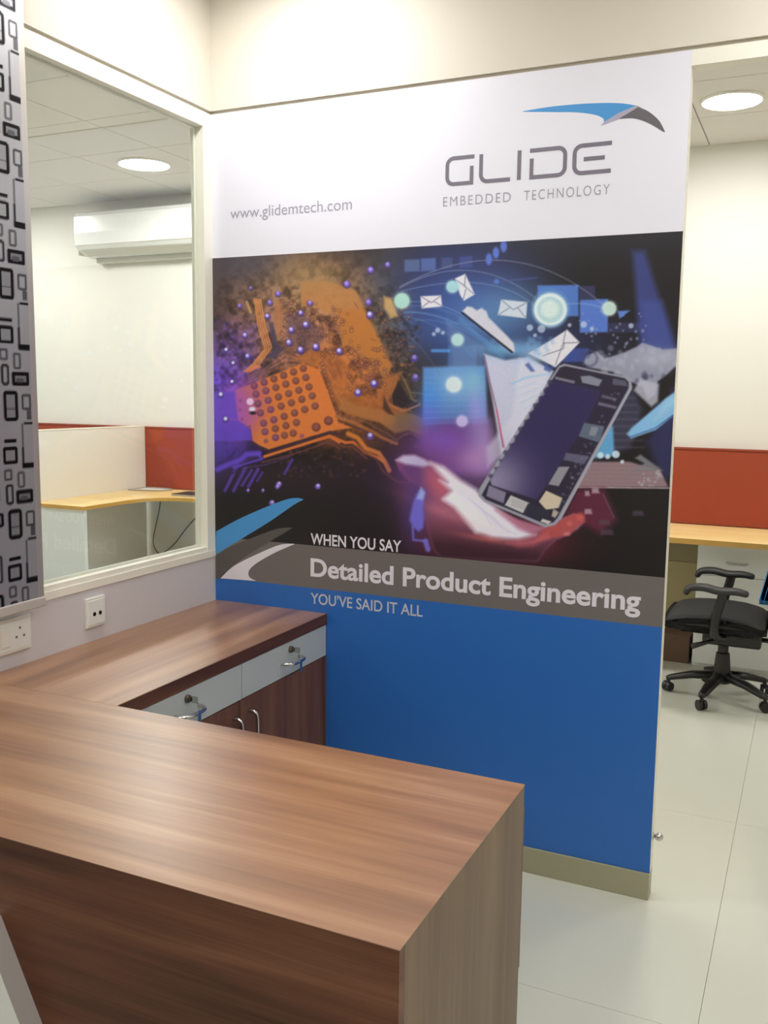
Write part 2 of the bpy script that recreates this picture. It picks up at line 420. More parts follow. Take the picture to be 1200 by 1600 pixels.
def glow(x, y, rx, ry, col, alpha=1.0, rot=0, pw=2.0):
    c, s = math.cos(R(rot)), math.sin(R(rot)); X, Y = U-x, V-y
    q = np.hypot((X*c+Y*s)/rx, (-X*s+Y*c)/ry)
    put((slice(None), slice(None)), alpha*np.exp(-q**pw), col)
A = lambda l: [(330+x*.2583, 380+y*.2583) for x, y in l]       # four enlargements the artwork was read from
B = lambda l: [(330+x*.3083, 640+y*.3083) for x, y in l]
C_ = lambda l: [(600+x*.4, 360+y*.4) for x, y in l]
D_ = lambda l: [(740+x*.2833, 540+y*.2833) for x, y in l]
E_ = lambda l: [(600+x*.4, 560+y*.4) for x, y in l]
F_ = lambda l: [(330+x/6, 540+y/6) for x, y in l]
G_ = lambda l: [(500+x/6, 540+y/6) for x, y in l]
H_ = lambda l: [(330+x/6, 660+y/6) for x, y in l]
K_ = lambda l: [(480+x*.18333, 640+y*.18333) for x, y in l]
N_ = lambda l: [(600+x*.3, 680+y*.3) for x, y in l]
Q_ = lambda l: [(650+x*.25, 440+y*.25) for x, y in l]
# broad washes of ink: painted glare along the top, brown board, violet left edge, blue middle
glow(700, 360, 420, 50, (44, 46, 58), 0.9)  # glare on the upper print, painted into the ink as a paler wash
glow(390, 415, 100, 60, (80, 74, 86), 0.85)
glow(480, 520, 150, 120, (132, 96, 84), 0.95, pw=3)
glow(500, 450, 100, 50, (140, 112, 78), 0.75)
glow(545, 600, 100, 100, (156, 92, 48), 0.9, pw=3)
glow(610, 480, 45, 95, (84, 78, 62), 0.8, pw=3)
glow(640, 580, 35, 75, (58, 52, 50), 0.85, pw=3)
glow(340, 620, 62, 82, (96, 68, 190), 0.95, pw=3)
glow(365, 545, 40, 35, (104, 76, 140), 0.7)
glow(350, 720, 60, 45, (84, 60, 180), 0.8, pw=3)
glow(470, 800, 150, 75, (28, 25, 28), 0.95, pw=4)
glow(450, 745, 130, 30, (42, 30, 40), 0.8, pw=3)
glow(720, 430, 130, 60, (48, 56, 104), 0.9, pw=3)
glow(720, 500, 100, 70, (58, 84, 158), 0.9, pw=3)
glow(780, 500, 75, 45, (96, 146, 200), 0.75)
glow(850, 540, 120, 60, (44, 52, 104), 0.7)
def vnoise(cell, seed):
    g = np.random.default_rng(seed); nx_, nz_ = int(760/cell)+3, int(620/cell)+3
    L_ = g.random((nz_, nx_)); X, Y = (U-320)/cell, (V-330)/cell
    X, Y = np.clip(X, 0, nx_-2.001), np.clip(Y, 0, nz_-2.001); ix, iy = X.astype(int), Y.astype(int); fx, fy = X-ix, Y-iy
    fx, fy = fx*fx*(3-2*fx), fy*fy*(3-2*fy)
    return (L_[iy, ix]*(1-fx)+L_[iy, ix+1]*fx)*(1-fy)+(L_[iy+1, ix]*(1-fx)+L_[iy+1, ix+1]*fx)*fy
_bm = np.clip((665-U)/25, 0, 1)*np.exp(-np.clip(np.hypot((U-480)/190, (V-560)/165), 0, 9)**6)
_n = 0.4*vnoise(14, 1)+0.35*vnoise(7, 2)+0.25*vnoise(4, 3)
INK *= (1+_bm*(np.clip((_n-0.5)*1.9, -0.5, 0.3)))[..., None]
# clutter of tiny solder marks
for _ in range(420):
    a_, q_ = rng.uniform(0, 6.28), rng.uniform(0, 1)**0.6
    x_, y_ = 500+150*q_*math.cos(a_), 545+115*q_*math.sin(a_)
    d_ = rng.uniform(-1, 1)
    disc(x_, y_, rng.uniform(1.2, 3.2), (150+30*d_, 96+24*d_, 74) if rng.random() < 0.5 else (96, 62, 66), 0.45, 1.2)
for _ in range(150):
    disc(rng.uniform(610, 655), rng.uniform(500, 700), rng.uniform(1, 3), (104, 84, 58) if rng.random() < .4 else (44, 36, 40), 0.5)
for _ in range(150):
    x_ = rng.uniform(430, 570); disc(x_, rng.uniform(690, 745), rng.uniform(1, 3), (96, 56, 50) if rng.random() < .4 else (48, 36, 60), 0.55)
for _ in range(80):
    disc(rng.uniform(338, 400), rng.uniform(500, 600), rng.uniform(1, 3), (134, 96, 170) if rng.random() < .5 else (66, 50, 130), 0.5)
# large copper areas
poly(A([(545, 235), (700, 225), (880, 290), (925, 395), (1090, 740), (1060, 815), (960, 700), (830, 612), (795, 615), (740, 430), (640, 395), (545, 380)]), (176, 122, 74), 0.9, 2.2)
poly(A([(760, 400), (930, 400), (1090, 740), (1060, 815), (960, 700), (830, 612), (800, 600)]), (180, 112, 52), 0.75, 4)
poly(A([(385, 350), (430, 345), (440, 480), (405, 590), (380, 500)]), (172, 116, 80), 0.8, 2)
poly(A([(375, 480), (345, 480), (380, 640), (330, 690), (380, 700), (450, 640), (400, 600)]), (70, 64, 92), 0.8, 2)
poly(A([(450, 440), (540, 400), (620, 480), (690, 560), (640, 650), (560, 660), (470, 620)]), (96, 76, 92), 0.55, 4)
for o_ in (0, 12, 26, 40):
    line(A([(262+o_*.9, 340), (285+o_, 500), (325+o_, 640-o_*.2), (250+o_, 735), (200+o_, 775)]), 2.4, (214, 140, 82), 0.85)
line(A([(215, 355), (240, 420)]), 4, (200, 160, 100), 0.7)
line(A([(215, 772), (290, 745)]), 5, (206, 122, 90), 0.9)
for k_ in range(6):
    q_ = k_*14
    line(A([(230, 800+q_*.6), (330, 750+q_*.5), (400, 690+q_), (450, 655+q_*1.2), (520, 690+q_*.6), (560, 680+q_)]), 1.3, (170, 112, 96) if k_ % 2 else (82, 60, 84), 0.7)
poly(A([(500, 700), (600, 650), (760, 660), (830, 740), (860, 900), (1000, 960), (1020, 900), (1060, 800), (1150, 780), (1100, 960), (1180, 1000), (1200, 1080), (1060, 1100), (880, 1030), (760, 1000), (690, 800), (660, 765), (560, 725)]), (178, 106, 54), 0.72, 2.5)
poly(G_([(200, 480), (330, 560), (560, 600), (700, 660), (850, 640), (1010, 700), (1010, 870), (830, 790), (700, 820), (560, 720), (380, 680), (180, 610)]), (164, 108, 62), 0.85, 2)
poly(G_([(700, 650), (850, 620), (1010, 700), (1010, 880), (840, 790), (700, 820)]), (104, 88, 66), 0.8, 5)
for k_ in range(10):
    line(G_([(600, 640+k_*16), (740, 680+k_*12), (860, 640+k_*16), (1010, 710+k_*18)]), 0.8, (126, 102, 70), 0.6)
poly(G_([(740, 330), (820, 480), (870, 540), (770, 590), (690, 560), (640, 520), (690, 430)]), (42, 34, 40), 0.95, 2)
poly(G_([(600, 480), (590, 590), (640, 640), (690, 650), (640, 560)]), (52, 36, 36), 0.8, 2)
for o_ in (0, 30, 60):
    line(G_([(660+o_, 290), (620+o_*.8, 460), (650+o_*.5, 560), (770+o_*.5, 615), (940, 560-o_*.3)]), 1.6, (166, 108, 72), 0.75)
line(G_([(750, 250), (830, 400), (860, 500), (900, 520)]), 3, (122, 102, 74), 0.8)
line(G_([(860, 440), (960, 450)]), 2, (112, 106, 90), 0.8)
for a_, b_ in (((90, 140), (150, 300)), ((150, 150), (200, 300))): line(G_([a_, b_]), 4, (134, 78, 60), 0.6, 2)
for k_ in range(14):
    x_, y_ = G_([(20+k_*12, 170+k_*38)])[0]; ring(x_, y_, 3.2, 1.6, (108, 66, 66), 0.7)
for k_ in range(24):
    x_, y_ = G_([(rng.uniform(250, 540), rng.uniform(120, 340))])[0]; ring(x_, y_, 3.0, 1.6, (122, 72, 62), 0.65)
# ring pads and short marks between the copper areas
for _ in range(210):
    x_, y_ = [(rng.uniform(440, 500), rng.uniform(470, 545)), (rng.uniform(500, 550), rng.uniform(480, 560)), (rng.uniform(545, 605), rng.uniform(540, 615)), (rng.uniform(590, 640), rng.uniform(470, 600))][rng.integers(4)]
    ring(x_, y_, rng.uniform(1.8, 3.2), 1.2, (92, 56, 60), .55); disc(x_, y_-.5, 1.1, (186, 128, 92), .5)
for _ in range(60):
    x_, y_ = rng.uniform(430, 640), rng.uniform(460, 640); l_ = rng.uniform(4, 12); s_ = rng.choice([-.4, .5, 1.7])
    line([(x_, y_), (x_+l_, y_+l_*s_)], 1.1, (84, 54, 62) if rng.random() < .5 else (190, 128, 84), .5)
glow(480, 425, 55, 28, (150, 122, 84), .6)
glow(385, 412, 50, 26, (74, 70, 82), .7)
# chip
chip = F_([(225, 420), (860, 165), (1010, 225), (1060, 340), (1170, 640), (1190, 720), (1330, 770), (1180, 790), (1010, 830), (540, 975), (450, 935), (385, 890), (370, 780), (250, 690)])
poly(chip, (206, 118, 60), 1, 1.4)
glow(372, 640, 30, 45, (158, 84, 196), 0.92, rot=0, pw=3)
glow(395, 630, 22, 36, (176, 96, 130), 0.55, pw=2.5)
poly(F_([(0, 700), (250, 700), (370, 790), (385, 890), (0, 900)]), (100, 70, 200), 0.9, 2)
poly(F_([(0, 430), (220, 430), (250, 690), (0, 700)]), (102, 74, 200), 0.85, 2)
rows = [((405, 378), (865, 215), 6), ((420, 455), (888, 300), 6), ((440, 545), (918, 388), 6), ((462, 632), (948, 472), 6), ((492, 728), (975, 568), 6), ((505, 808), (800, 722), 4), ((605, 862), (770, 822), 3)]
for (x0, y0), (x1, y1), n_ in rows:
    for k_ in range(n_):
        t_ = k_/(n_-1); x_, y_ = F_([(x0+(x1-x0)*t_, y0+(y1-y0)*t_)])[0]
        disc(x_, y_, 5.6, (118, 64, 54) if t_ > .3 else (112, 58, 104), 0.95); disc(x_-.6, y_-1, 3.4, (146, 96, 98), 0.7)
for c_ in ((985, 765), (1100, 705)):
    x_, y_ = F_([c_])[0]; disc(x_, y_, 7, (114, 58, 48)); disc(x_-.5, y_-1, 4.4, (142, 88, 82), 0.8)
for c_, r_ in (((515, 895), 3.5), ((850, 848), 3.5), ((275, 515), 2), ((270, 600), 2), ((290, 690), 2), ((360, 760), 2.5)):
    x_, y_ = F_([c_])[0]; disc(x_, y_, r_, (130, 70, 110), 0.8)
# tracks below the chip
def multi(fn, pts, n, dxy, wd, c1, c2, al=0.85):
    for k in range(n): line(fn([(x+dxy[0]*k, y+dxy[1]*k) for x, y in pts]), wd, c1 if k % 2 == 0 else c2, al)
line(F_([(370, 905), (540, 1000), (1010, 850), (1110, 810), (1200, 830)]), 4, (66, 42, 62), 0.9)
line(H_([(500, 320), (1010, 160), (1110, 128), (1200, 185)]), 4.5, (202, 112, 52), 1)
line(G_([(0, 880), (100, 850), (240, 910), (310, 905), (370, 950), (420, 1000), (540, 1050), (600, 1090)]), 4.5, (196, 104, 50), 1)
line(G_([(0, 920), (90, 890), (230, 950), (300, 945), (370, 1000), (440, 1060)]), 2, (120, 66, 58), 0.9)
line(H_([(480, 375), (760, 300), (1090, 190), (1200, 240)]), 2.2, (112, 66, 62), 0.9)
line(K_([(350, 205), (430, 240), (500, 330), (610, 370), (660, 440), (700, 520)]), 7, (200, 120, 50), 0.95, 1.6)
line(K_([(430, 300), (500, 370), (590, 420), (640, 520), (760, 610), (880, 630)]), 3, (96, 56, 40), 0.8, 1.5)
line(K_([(250, 60), (420, 120), (560, 190), (640, 240), (760, 290)]), 5, (168, 104, 60), 0.8, 1.5)
line(K_([(300, 60), (470, 90), (600, 160), (680, 200), (760, 260), (830, 210), (880, 200), (1090, 300)]), 2.5, (110, 84, 72), 0.8, 1.5)
line(K_([(270, 90), (400, 150), (470, 170)]), 2, (70, 44, 50), 0.9)
# violet tracks
for a_, b_, wd_ in (((250, 400, 130, 640), 0, 5), ((320, 430, 210, 640), 0, 5), ((440, 440, 350, 600), 0, 5), ((480, 470, 430, 550), 0, 3), ((380, 450, 290, 590), 0, 4), ((760, 350, 690, 480), 0, 4)):
    line(H_([(a_[0], a_[1]), (a_[2], a_[3])]), wd_, (88, 62, 176), 0.85, 1.6)
line(H_([(60, 440), (150, 400), (280, 350), (330, 300), (450, 290)]), 8, (98, 72, 206), 0.9, 2)
line(H_([(210, 420), (330, 390), (480, 340), (430, 290)]), 4, (94, 68, 196), 0.9, 1.5)
line(H_([(290, 430), (500, 400), (740, 320)]), 1.5, (96, 66, 130), 0.8)
line(H_([(60, 390), (150, 350), (220, 280)]), 2.5, (52, 38, 110), 0.9, 1.5)
line(H_([(200, 480), (300, 410), (440, 370)]), 2, (36, 28, 60), 0.9)
# glass-like highlights of the solder beads printed in the picture
for x_, y_, r_ in ((140, 35, 4), (345, 95, 5), (205, 160, 4), (195, 335, 4), (90, 455, 5), (135, 685, 5), (840, 40, 6), (985, 10, 5)):
    p_ = F_([(x_, y_)])[0]; disc(p_[0], p_[1]+1.5, r_, (70, 54, 150), 0.8); disc(p_[0], p_[1], r_*.6, (214, 216, 240))
p_ = F_([(365, 525)])[0]; disc(p_[0], p_[1], 5.5, (224, 196, 236)); p_ = F_([(385, 595)])[0]; disc(p_[0], p_[1], 5, (216, 214, 240), ry=3.6); p_ = F_([(392, 632)])[0]; disc(p_[0], p_[1], 5, (40, 26, 50), ry=2.6)
for x_, y_, r_ in ((355, 357, 5), (340, 440, 5), (405, 303, 5), (172, 378, 4), (598, 360, 5), (542, 420, 5), (572, 490, 6), (485, 522, 5.5), (470, 598, 6), (540, 642, 6), (632, 624, 6), (775, 650, 6), (820, 245, 6), (965, 160, 6), (1068, 128, 5), (952, 355, 6), (960, 430, 6.5), (205, 555, 5), (986, 845, 6), (886, 898, 5.5), (240, 270, 3), (220, 682, 5)):
    p_ = A([(x_, y_)])[0]; disc(p_[0]+.5, p_[1]+2, r_, (74, 56, 110), 0.75); disc(p_[0], p_[1], r_*.75, (120, 96, 210), 0.9); disc(p_[0]-.5, p_[1]-.8, r_*.42, (222, 222, 244), 0.9 if y_ > 400 else 0.4)
for x_, y_ in ((505, 350), (355, 435), (470, 840), (885, 110), (895, 290)):
    p_ = G_([(x_, y_)])[0]; disc(p_[0], p_[1]+1.5, 6, (88, 66, 170), 0.8); disc(p_[0], p_[1]-.5, 3.2, (206, 204, 240), 0.9 if x_ < 800 else .5)
for x_, y_, r_ in ((635, 580, 4.5), (620, 605, 3.5), (1000, 600, 4.5), (570, 755, 4.5), (345, 640, 2.5), (485, 640, 2.5)):
    p_ = H_([(x_, y_)])[0]; disc(p_[0], p_[1], r_, (118, 88, 216), 0.9); disc(p_[0]+.5, p_[1]-1.5, r_*.5, (214, 208, 240), 0.8)
# ---- right half: panels and light screens
for x0, y0, x1, y1, c_, al in ((632, 406, 656, 424, (86, 104, 150), .8), (658, 404, 681, 423, (82, 104, 164), .85), (690, 403, 707, 419, (72, 84, 134), .7), (718, 401, 738, 418, (66, 80, 146), .75), (840, 446, 904, 494, (76, 116, 196), .95), (906, 468, 950, 519, (82, 118, 204), .95), (905, 447, 930, 468, (50, 52, 96), .8), (950, 505, 1003, 519, (50, 54, 98), .7), (880, 545, 920, 565, (58, 80, 160), .8), (700, 540, 745, 575, (72, 108, 176), .6)):
    poly([(x0, y0+(x1-x0)*.0), (x1, y0-1), (x1, y1), (x0, y1+1)], c_, al, 1.6)
poly([(988, 392), (1008, 392), (1060, 560), (1010, 560), (999, 540)], (58, 70, 140), .8, 6)
poly([(1000, 470), (1035, 470), (1062, 560), (1010, 560)], (66, 82, 156), .6, 7)
poly([(661, 574), (758, 571), (762, 662), (661, 664)], (90, 142, 216), .9, 2.5)
glow(712, 600, 34, 30, (150, 200, 236), .55); glow(672, 622, 18, 26, (60, 140, 230), .6)
glow(742, 600, 16, 26, (130, 190, 214), .7)
poly([(661, 660), (765, 655), (770, 740), (690, 740), (655, 700)], (112, 84, 160), .85, 7)
glow(700, 700, 55, 36, (104, 56, 124), .75); glow(755, 700, 24, 50, (176, 156, 210), .75)
poly(Q_([(190, 240), (420, 400), (430, 530), (230, 530)]), (110, 138, 190), .45, 4)
glow(690, 690, 38, 20, (122, 84, 200), .8); glow(668, 650, 20, 20, (92, 110, 220), .7)
glow(745, 640, 14, 30, (160, 150, 230), .6); glow(740, 720, 30, 22, (206, 170, 214), .75)
for k_ in range(9): line([(664, 590+k_*9), (758, 588+k_*9)], 1, (140, 180, 235), .25)
# hologram paper
poly(Q_([(425, 450), (560, 490), (700, 470), (860, 560), (760, 760), (620, 1010), (540, 1140), (520, 1000), (480, 760)]), (198, 204, 232), .95, 2.2)
glow(790, 545, 45, 12, (120, 176, 216), .8); glow(830, 548, 35, 16, (110, 160, 214), .6)
poly([(760, 700), (800, 650), (812, 560), (860, 580), (800, 700), (762, 730)], (206, 210, 230), .7, 4)
line([(757, 556), (764, 590), (776, 640), (786, 698)], 2.2, (142, 96, 136), .9)
line([(776, 640), (788, 700)], 1.6, (208, 84, 104), .9)
for k_ in range(5): line([(795+6*k_, 600+10*k_), (835+3*k_, 588+9*k_)], 1.2, (150, 186, 226), .5)
for pts_ in ([(820, 570), (826, 566), (836, 580), (830, 581)], [(852, 566), (860, 574), (868, 568), (860, 582), (850, 578)]): poly(pts_, (62, 84, 156), .85, 1.5)
line(Q_([(600, 640), (680, 600), (840, 575)]), 2, (140, 190, 226), .8, 1.6)
# arcs of light
def arc(x0, y0, xm, ym, x1, y1, col, wd=1.2, al=.55):
    line([((1-t)**2*x0+2*t*(1-t)*xm+t*t*x1, (1-t)**2*y0+2*t*(1-t)*ym+t*t*y1) for t in np.linspace(0, 1, 22)], wd, col, al)
arc(625, 448, 800, 352, 945, 478, (168, 176, 190)); arc(625, 450, 740, 386, 842, 470, (150, 170, 200))
arc(628, 455, 770, 418, 838, 480, (130, 160, 205)); arc(632, 472, 700, 465, 760, 520, (120, 170, 214))
arc(632, 488, 700, 485, 770, 540, (110, 160, 210)); arc(630, 495, 690, 500, 740, 560, (110, 150, 200), al=.4)
arc(600, 500, 650, 520, 690, 590, (120, 130, 120), al=.4); arc(880, 476, 915, 470, 950, 484, (150, 180, 220))
for x0, y0 in ((630, 488), (640, 478), (700, 505), (650, 500)): arc(x0, y0, x0+60, y0-4, x0+120, y0+45, (96, 140, 200), 3, .25)
# envelopes
def envl(P, fl):
    poly(P, (214, 214, 226), 1, 1.2)
    for l_ in fl: line(l_, 1.5, (112, 116, 142), .85, .8)
envl([(657, 463), (689, 461.5), (691, 479), (659, 482)], [[(659, 464), (674, 473), (688, 463)], [(660, 480), (671, 471)], [(690, 478), (678, 471)]])
envl([(711, 435), (727, 428), (742, 460), (725, 470), (719, 461)], [[(712, 437), (725, 446), (740, 459)], [(727, 430), (726, 448)], [(724, 467), (728, 452)]])
envl([(783, 468), (824, 472), (822, 497.5), (778, 492)], [[(784, 469), (802, 484), (823, 473)], [(780, 491), (796, 481)], [(821, 496), (809, 481)]])
envl([(886, 515), (906, 535), (868, 574), (826, 552), (860, 532)], [[(884, 517), (880, 536), (904, 535)], [(848, 556), (880, 545), (882, 536)], [(880, 536), (868, 570)]])
glow(838, 556, 18, 12, (180, 200, 226), .6)
# tablet with cloud
poly(Q_([(290, 185), (320, 155), (350, 160), (380, 180), (410, 165), (440, 185), (455, 225), (570, 340), (610, 385), (618, 435), (600, 440)]), (206, 204, 220), 1, 1.5)
line(Q_([(290, 196), (600, 440)]), 3.2, (34, 28, 48), 1, .9)
line(Q_([(280, 240), (540, 470)]), 5, (88, 142, 204), .7, 4)
glow(800, 478, 60, 40, (120, 176, 214), .22)
# rings and beads of light
disc(860, 484, 29, (120, 168, 200), .75, 3); disc(860, 484, 26, (212, 226, 234), 1, 2); disc(860, 484, 20.5, (170, 204, 214), 1, 2); disc(859, 483, 14, (204, 222, 224), 1, 3)
ring(860, 480, 29, 1, (90, 140, 200), .8)
for x_, y_, r_, c_ in ((628, 470, 12, (168, 212, 204)), (707, 448, 9.5, (158, 204, 216)), (715, 531, 9.5, (176, 214, 220)), (709, 601, 12, (210, 226, 236)), (722, 658, 8.5, (196, 190, 240)), (952, 482, 11, (186, 212, 208))):
    disc(x_, y_, r_*1.15, c_, .5, 3); disc(x_, y_, r_, c_, .95, 1.5)
poly([(600, 463), (612, 466), (622, 494), (610, 498), (600, 480)], (206, 168, 110), .8, 2.5)
for x_, y_ in ((764, 405), (775, 395), (787, 385)):
    disc(x_, y_, 5, (90, 116, 210), .9, 1.5, ry=9)
line([(775, 441), (838, 434)], 3, (74, 84, 150), .6); line([(676, 548), (701, 548)], 5, (84, 150, 226), .8, 1.5); disc(776, 440, 4, (90, 130, 220), .7)
for _ in range(34):
    x_ = rng.uniform(905, 1010); disc(x_, rng.uniform(485, 560), rng.uniform(1, 2.6), (150, 158, 190), .6)
for x_, y_, r_ in ((912, 507, 5), (925, 514, 3), (986, 509, 4), (828, 512, 5), (846, 514, 6), (890, 508, 3), (836, 524, 3), (684, 516, 4), (678, 522, 3), (692, 520, 3)):
    disc(x_, y_, r_, (186, 200, 226), .75)
poly([(965, 486), (985, 485), (976, 492), (968, 498)], (92, 132, 214), .9)
for k_ in range(30):
    disc(rng.normal(835, 20), rng.normal(540, 8), rng.uniform(1.5, 4), (110, 160, 210), .35, 2)
# grey map / cloud over dark
cl = C_([(780, 520), (790, 490), (830, 472), (862, 500), (930, 480), (985, 455), (1010, 438), (1060, 455), (1090, 465), (1150, 460), (1150, 520), (1110, 560), (1070, 590), (1060, 640), (1030, 660), (1010, 610), (960, 590), (900, 555), (800, 535)])
poly(cl, (146, 150, 174), .95, 1.8); glow(1030, 560, 40, 14, (176, 180, 200), .5)
ring(921, 560, 12, 3, (70, 72, 110), .7, 2)
for _ in range(60):
    x_, y_ = rng.uniform(915, 1058), rng.uniform(540, 612); disc(x_, y_, rng.uniform(2, 6), (52, 48, 84) if y_ > 585 or x_ < 935 else (168, 172, 194), .4, 2)
poly([(1000, 592), (1030, 600), (1028, 628), (1018, 636), (990, 610)], (176, 178, 198), .85, 2.5)
# right lower scenery: blue rod, laptop edge, maroon
poly([(1010, 690), (1060, 600), (1062, 760), (1030, 740)], (48, 52, 110), .7, 8)
poly([(960, 610), (985, 600), (1005, 640), (985, 700), (930, 720)], (72, 74, 108), .6, 5)
for k_ in range(8): line([(950, 622+k_*11), (992+k_*2, 622+k_*11)], 3, (112, 112, 140), .35, 2)
poly([(948, 655), (958, 668), (960, 712), (928, 716)], (96, 170, 222), .9, 2.5)
poly(D_([(845, 488), (870, 455), (1060, 290), (1118, 250), (1118, 372), (1005, 465), (870, 512)]), (128, 180, 224), 1, 2)
poly(D_([(1060, 300), (1118, 265), (1118, 320), (1000, 410)]), (160, 200, 232), .6, 5)
line(D_([(860, 505), (1000, 455), (1118, 370)]), 1.5, (52, 92, 150), .9)
poly(D_([(650, 640), (860, 640), (1030, 690), (1075, 780), (560, 782)]), (150, 126, 136), .92, 2)
poly(D_([(870, 690), (1045, 690), (920, 600), (890, 620), (940, 650)]), (122, 124, 134), .9, 2)
for k_ in range(5): line(D_([(640, 660+k_*24), (1040, 668+k_*24)]), 1, (126, 100, 112), .5)
for k_ in range(24): disc(rng.uniform(998, 1035), rng.uniform(735, 760), rng.uniform(1, 2.5), (168, 166, 178), .6)
line(D_([(560, 782), (1080, 786)]), 1.8, (200, 180, 190), .9)
for x_, y_, r_ in ((700, 605, 5), (740, 612, 4), (785, 600, 6), (660, 600, 4), (820, 640, 3)):
    p_ = D_([(x_, y_)])[0]; disc(p_[0], p_[1], r_, (200, 222, 240), .9)
poly(D_([(560, 790), (720, 790), (790, 960), (700, 1040), (500, 930)]), (100, 34, 64), .85, 7)
line(D_([(715, 820), (775, 950)]), 1.6, (130, 100, 130), .7)
for x_, y_, w_ in ((630, 915, 5), (720, 975, 8), (735, 1030, 9), (905, 925, 8), (670, 800, 5), (625, 815, 3)):
    p_ = D_([(x_, y_)])[0]; poly([(p_[0]-w_, p_[1]-4), (p_[0]+w_, p_[1]-4), (p_[0]+w_+2, p_[1]+4), (p_[0]-w_, p_[1]+4)], (84, 70, 90) if w_ > 6 else (190, 176, 190), .7, 1.5)
# hand
hand = N_([(60, 130), (100, 104), (160, 104), (210, 125), (250, 140), (310, 165), (400, 235), (520, 330), (600, 390), (700, 440), (800, 475), (860, 475), (930, 430), (990, 408), (1040, 425), (1045, 450), (1010, 490), (960, 520), (900, 545), (840, 600), (800, 660), (300, 640), (260, 600), (220, 480), (190, 270), (120, 230), (80, 180)])
glow(700, 830, 70, 60, (90, 44, 82), .85, pw=3); glow(790, 850, 110, 42, (100, 34, 50), .9, pw=3)
glow(690, 740, 90, 60, (120, 70, 150), .6)
poly(hand, (160, 92, 122), .97, 2.2)
_s = region(600, 690, 930, 900); _h = np.clip(0.5-sd_poly(hand, U[_s], V[_s])/8, 0, 1)
put(_s, _h*np.clip((V[_s]-(790+(U[_s]-640)*.12))/55, 0, 1)*.9, (52, 24, 40))
put(_s, _h*np.clip((700+60-np.hypot(U[_s]-640, V[_s]-740)*1.2-690)/60, 0, 1)*.5, (160, 84, 124))
glow(655, 760, 34, 50, (128, 72, 112), .7); glow(640, 730, 22, 22, (74, 44, 120), .6)
poly(N_([(220, 170), (300, 210), (350, 280), (310, 330), (260, 290), (210, 250)]), (186, 92, 116), .8, 9)
poly(N_([(62, 130), (100, 106), (160, 104), (215, 128), (245, 155), (200, 165), (110, 150)]), (196, 188, 226), .95, 3)
poly(N_([(240, 140), (310, 165), (400, 235), (480, 280), (520, 330), (600, 390), (700, 465), (790, 520), (700, 545), (560, 535), (480, 505), (420, 430), (370, 370), (310, 335), (350, 290), (290, 235), (330, 245), (280, 190)]), (226, 226, 244), .97, 5)
poly(N_([(310, 330), (370, 300), (470, 380), (560, 480), (480, 505), (420, 440), (370, 375)]), (232, 236, 246), .8, 6)
glow(760, 842, 46, 5, (206, 108, 104), .55, rot=10)
for k_ in range(5): line(N_([(440+k_*30, 330+k_*22), (520+k_*30, 400+k_*24), (560+k_*32, 470+k_*12)]), 1.2, (190, 186, 214), .35, 1.5)
poly(N_([(580, 390), (700, 440), (840, 480), (780, 520), (700, 490), (640, 440)]), (176, 112, 142), .85, 4)
poly(N_([(820, 500), (880, 460), (990, 408), (1040, 425), (1046, 450), (1000, 480), (960, 520), (860, 540), (780, 560)]), (172, 78, 80), .95, 2.5)
poly(N_([(780, 535), (850, 510), (860, 535), (780, 575), (700, 580), (640, 560), (700, 545)]), (186, 96, 108), .8, 5)
disc(907, 807, 6, (204, 96, 92), .7, 3); disc(886, 834, 5, (206, 130, 134), .8, 2, ry=3); disc(890, 818, 4, (200, 110, 110), .6, 2)
glow(700, 905, 150, 34, (34, 20, 30), .9, pw=3)
glow(690, 800, 60, 8, (214, 130, 140), .3, rot=22)
# blue flame at the wrist
glow(648, 790, 18, 50, (66, 52, 130), .65, rot=8)
poly(K_([(975, 660), (1005, 700), (1000, 760), (990, 830), (1000, 930), (990, 1010), (950, 1040), (900, 1000), (870, 940), (900, 800), (930, 720)]), (112, 106, 214), .95, 2.5)
poly(K_([(970, 665), (1005, 710), (985, 770), (935, 760)]), (156, 176, 226), .9, 2.5)
line(K_([(900, 1000), (905, 1110), (1010, 1120)]), 3.5, (110, 104, 206), .9, 1.5); line(K_([(1010, 1120), (1030, 1190)]), 8, (118, 112, 212), .85, 2)
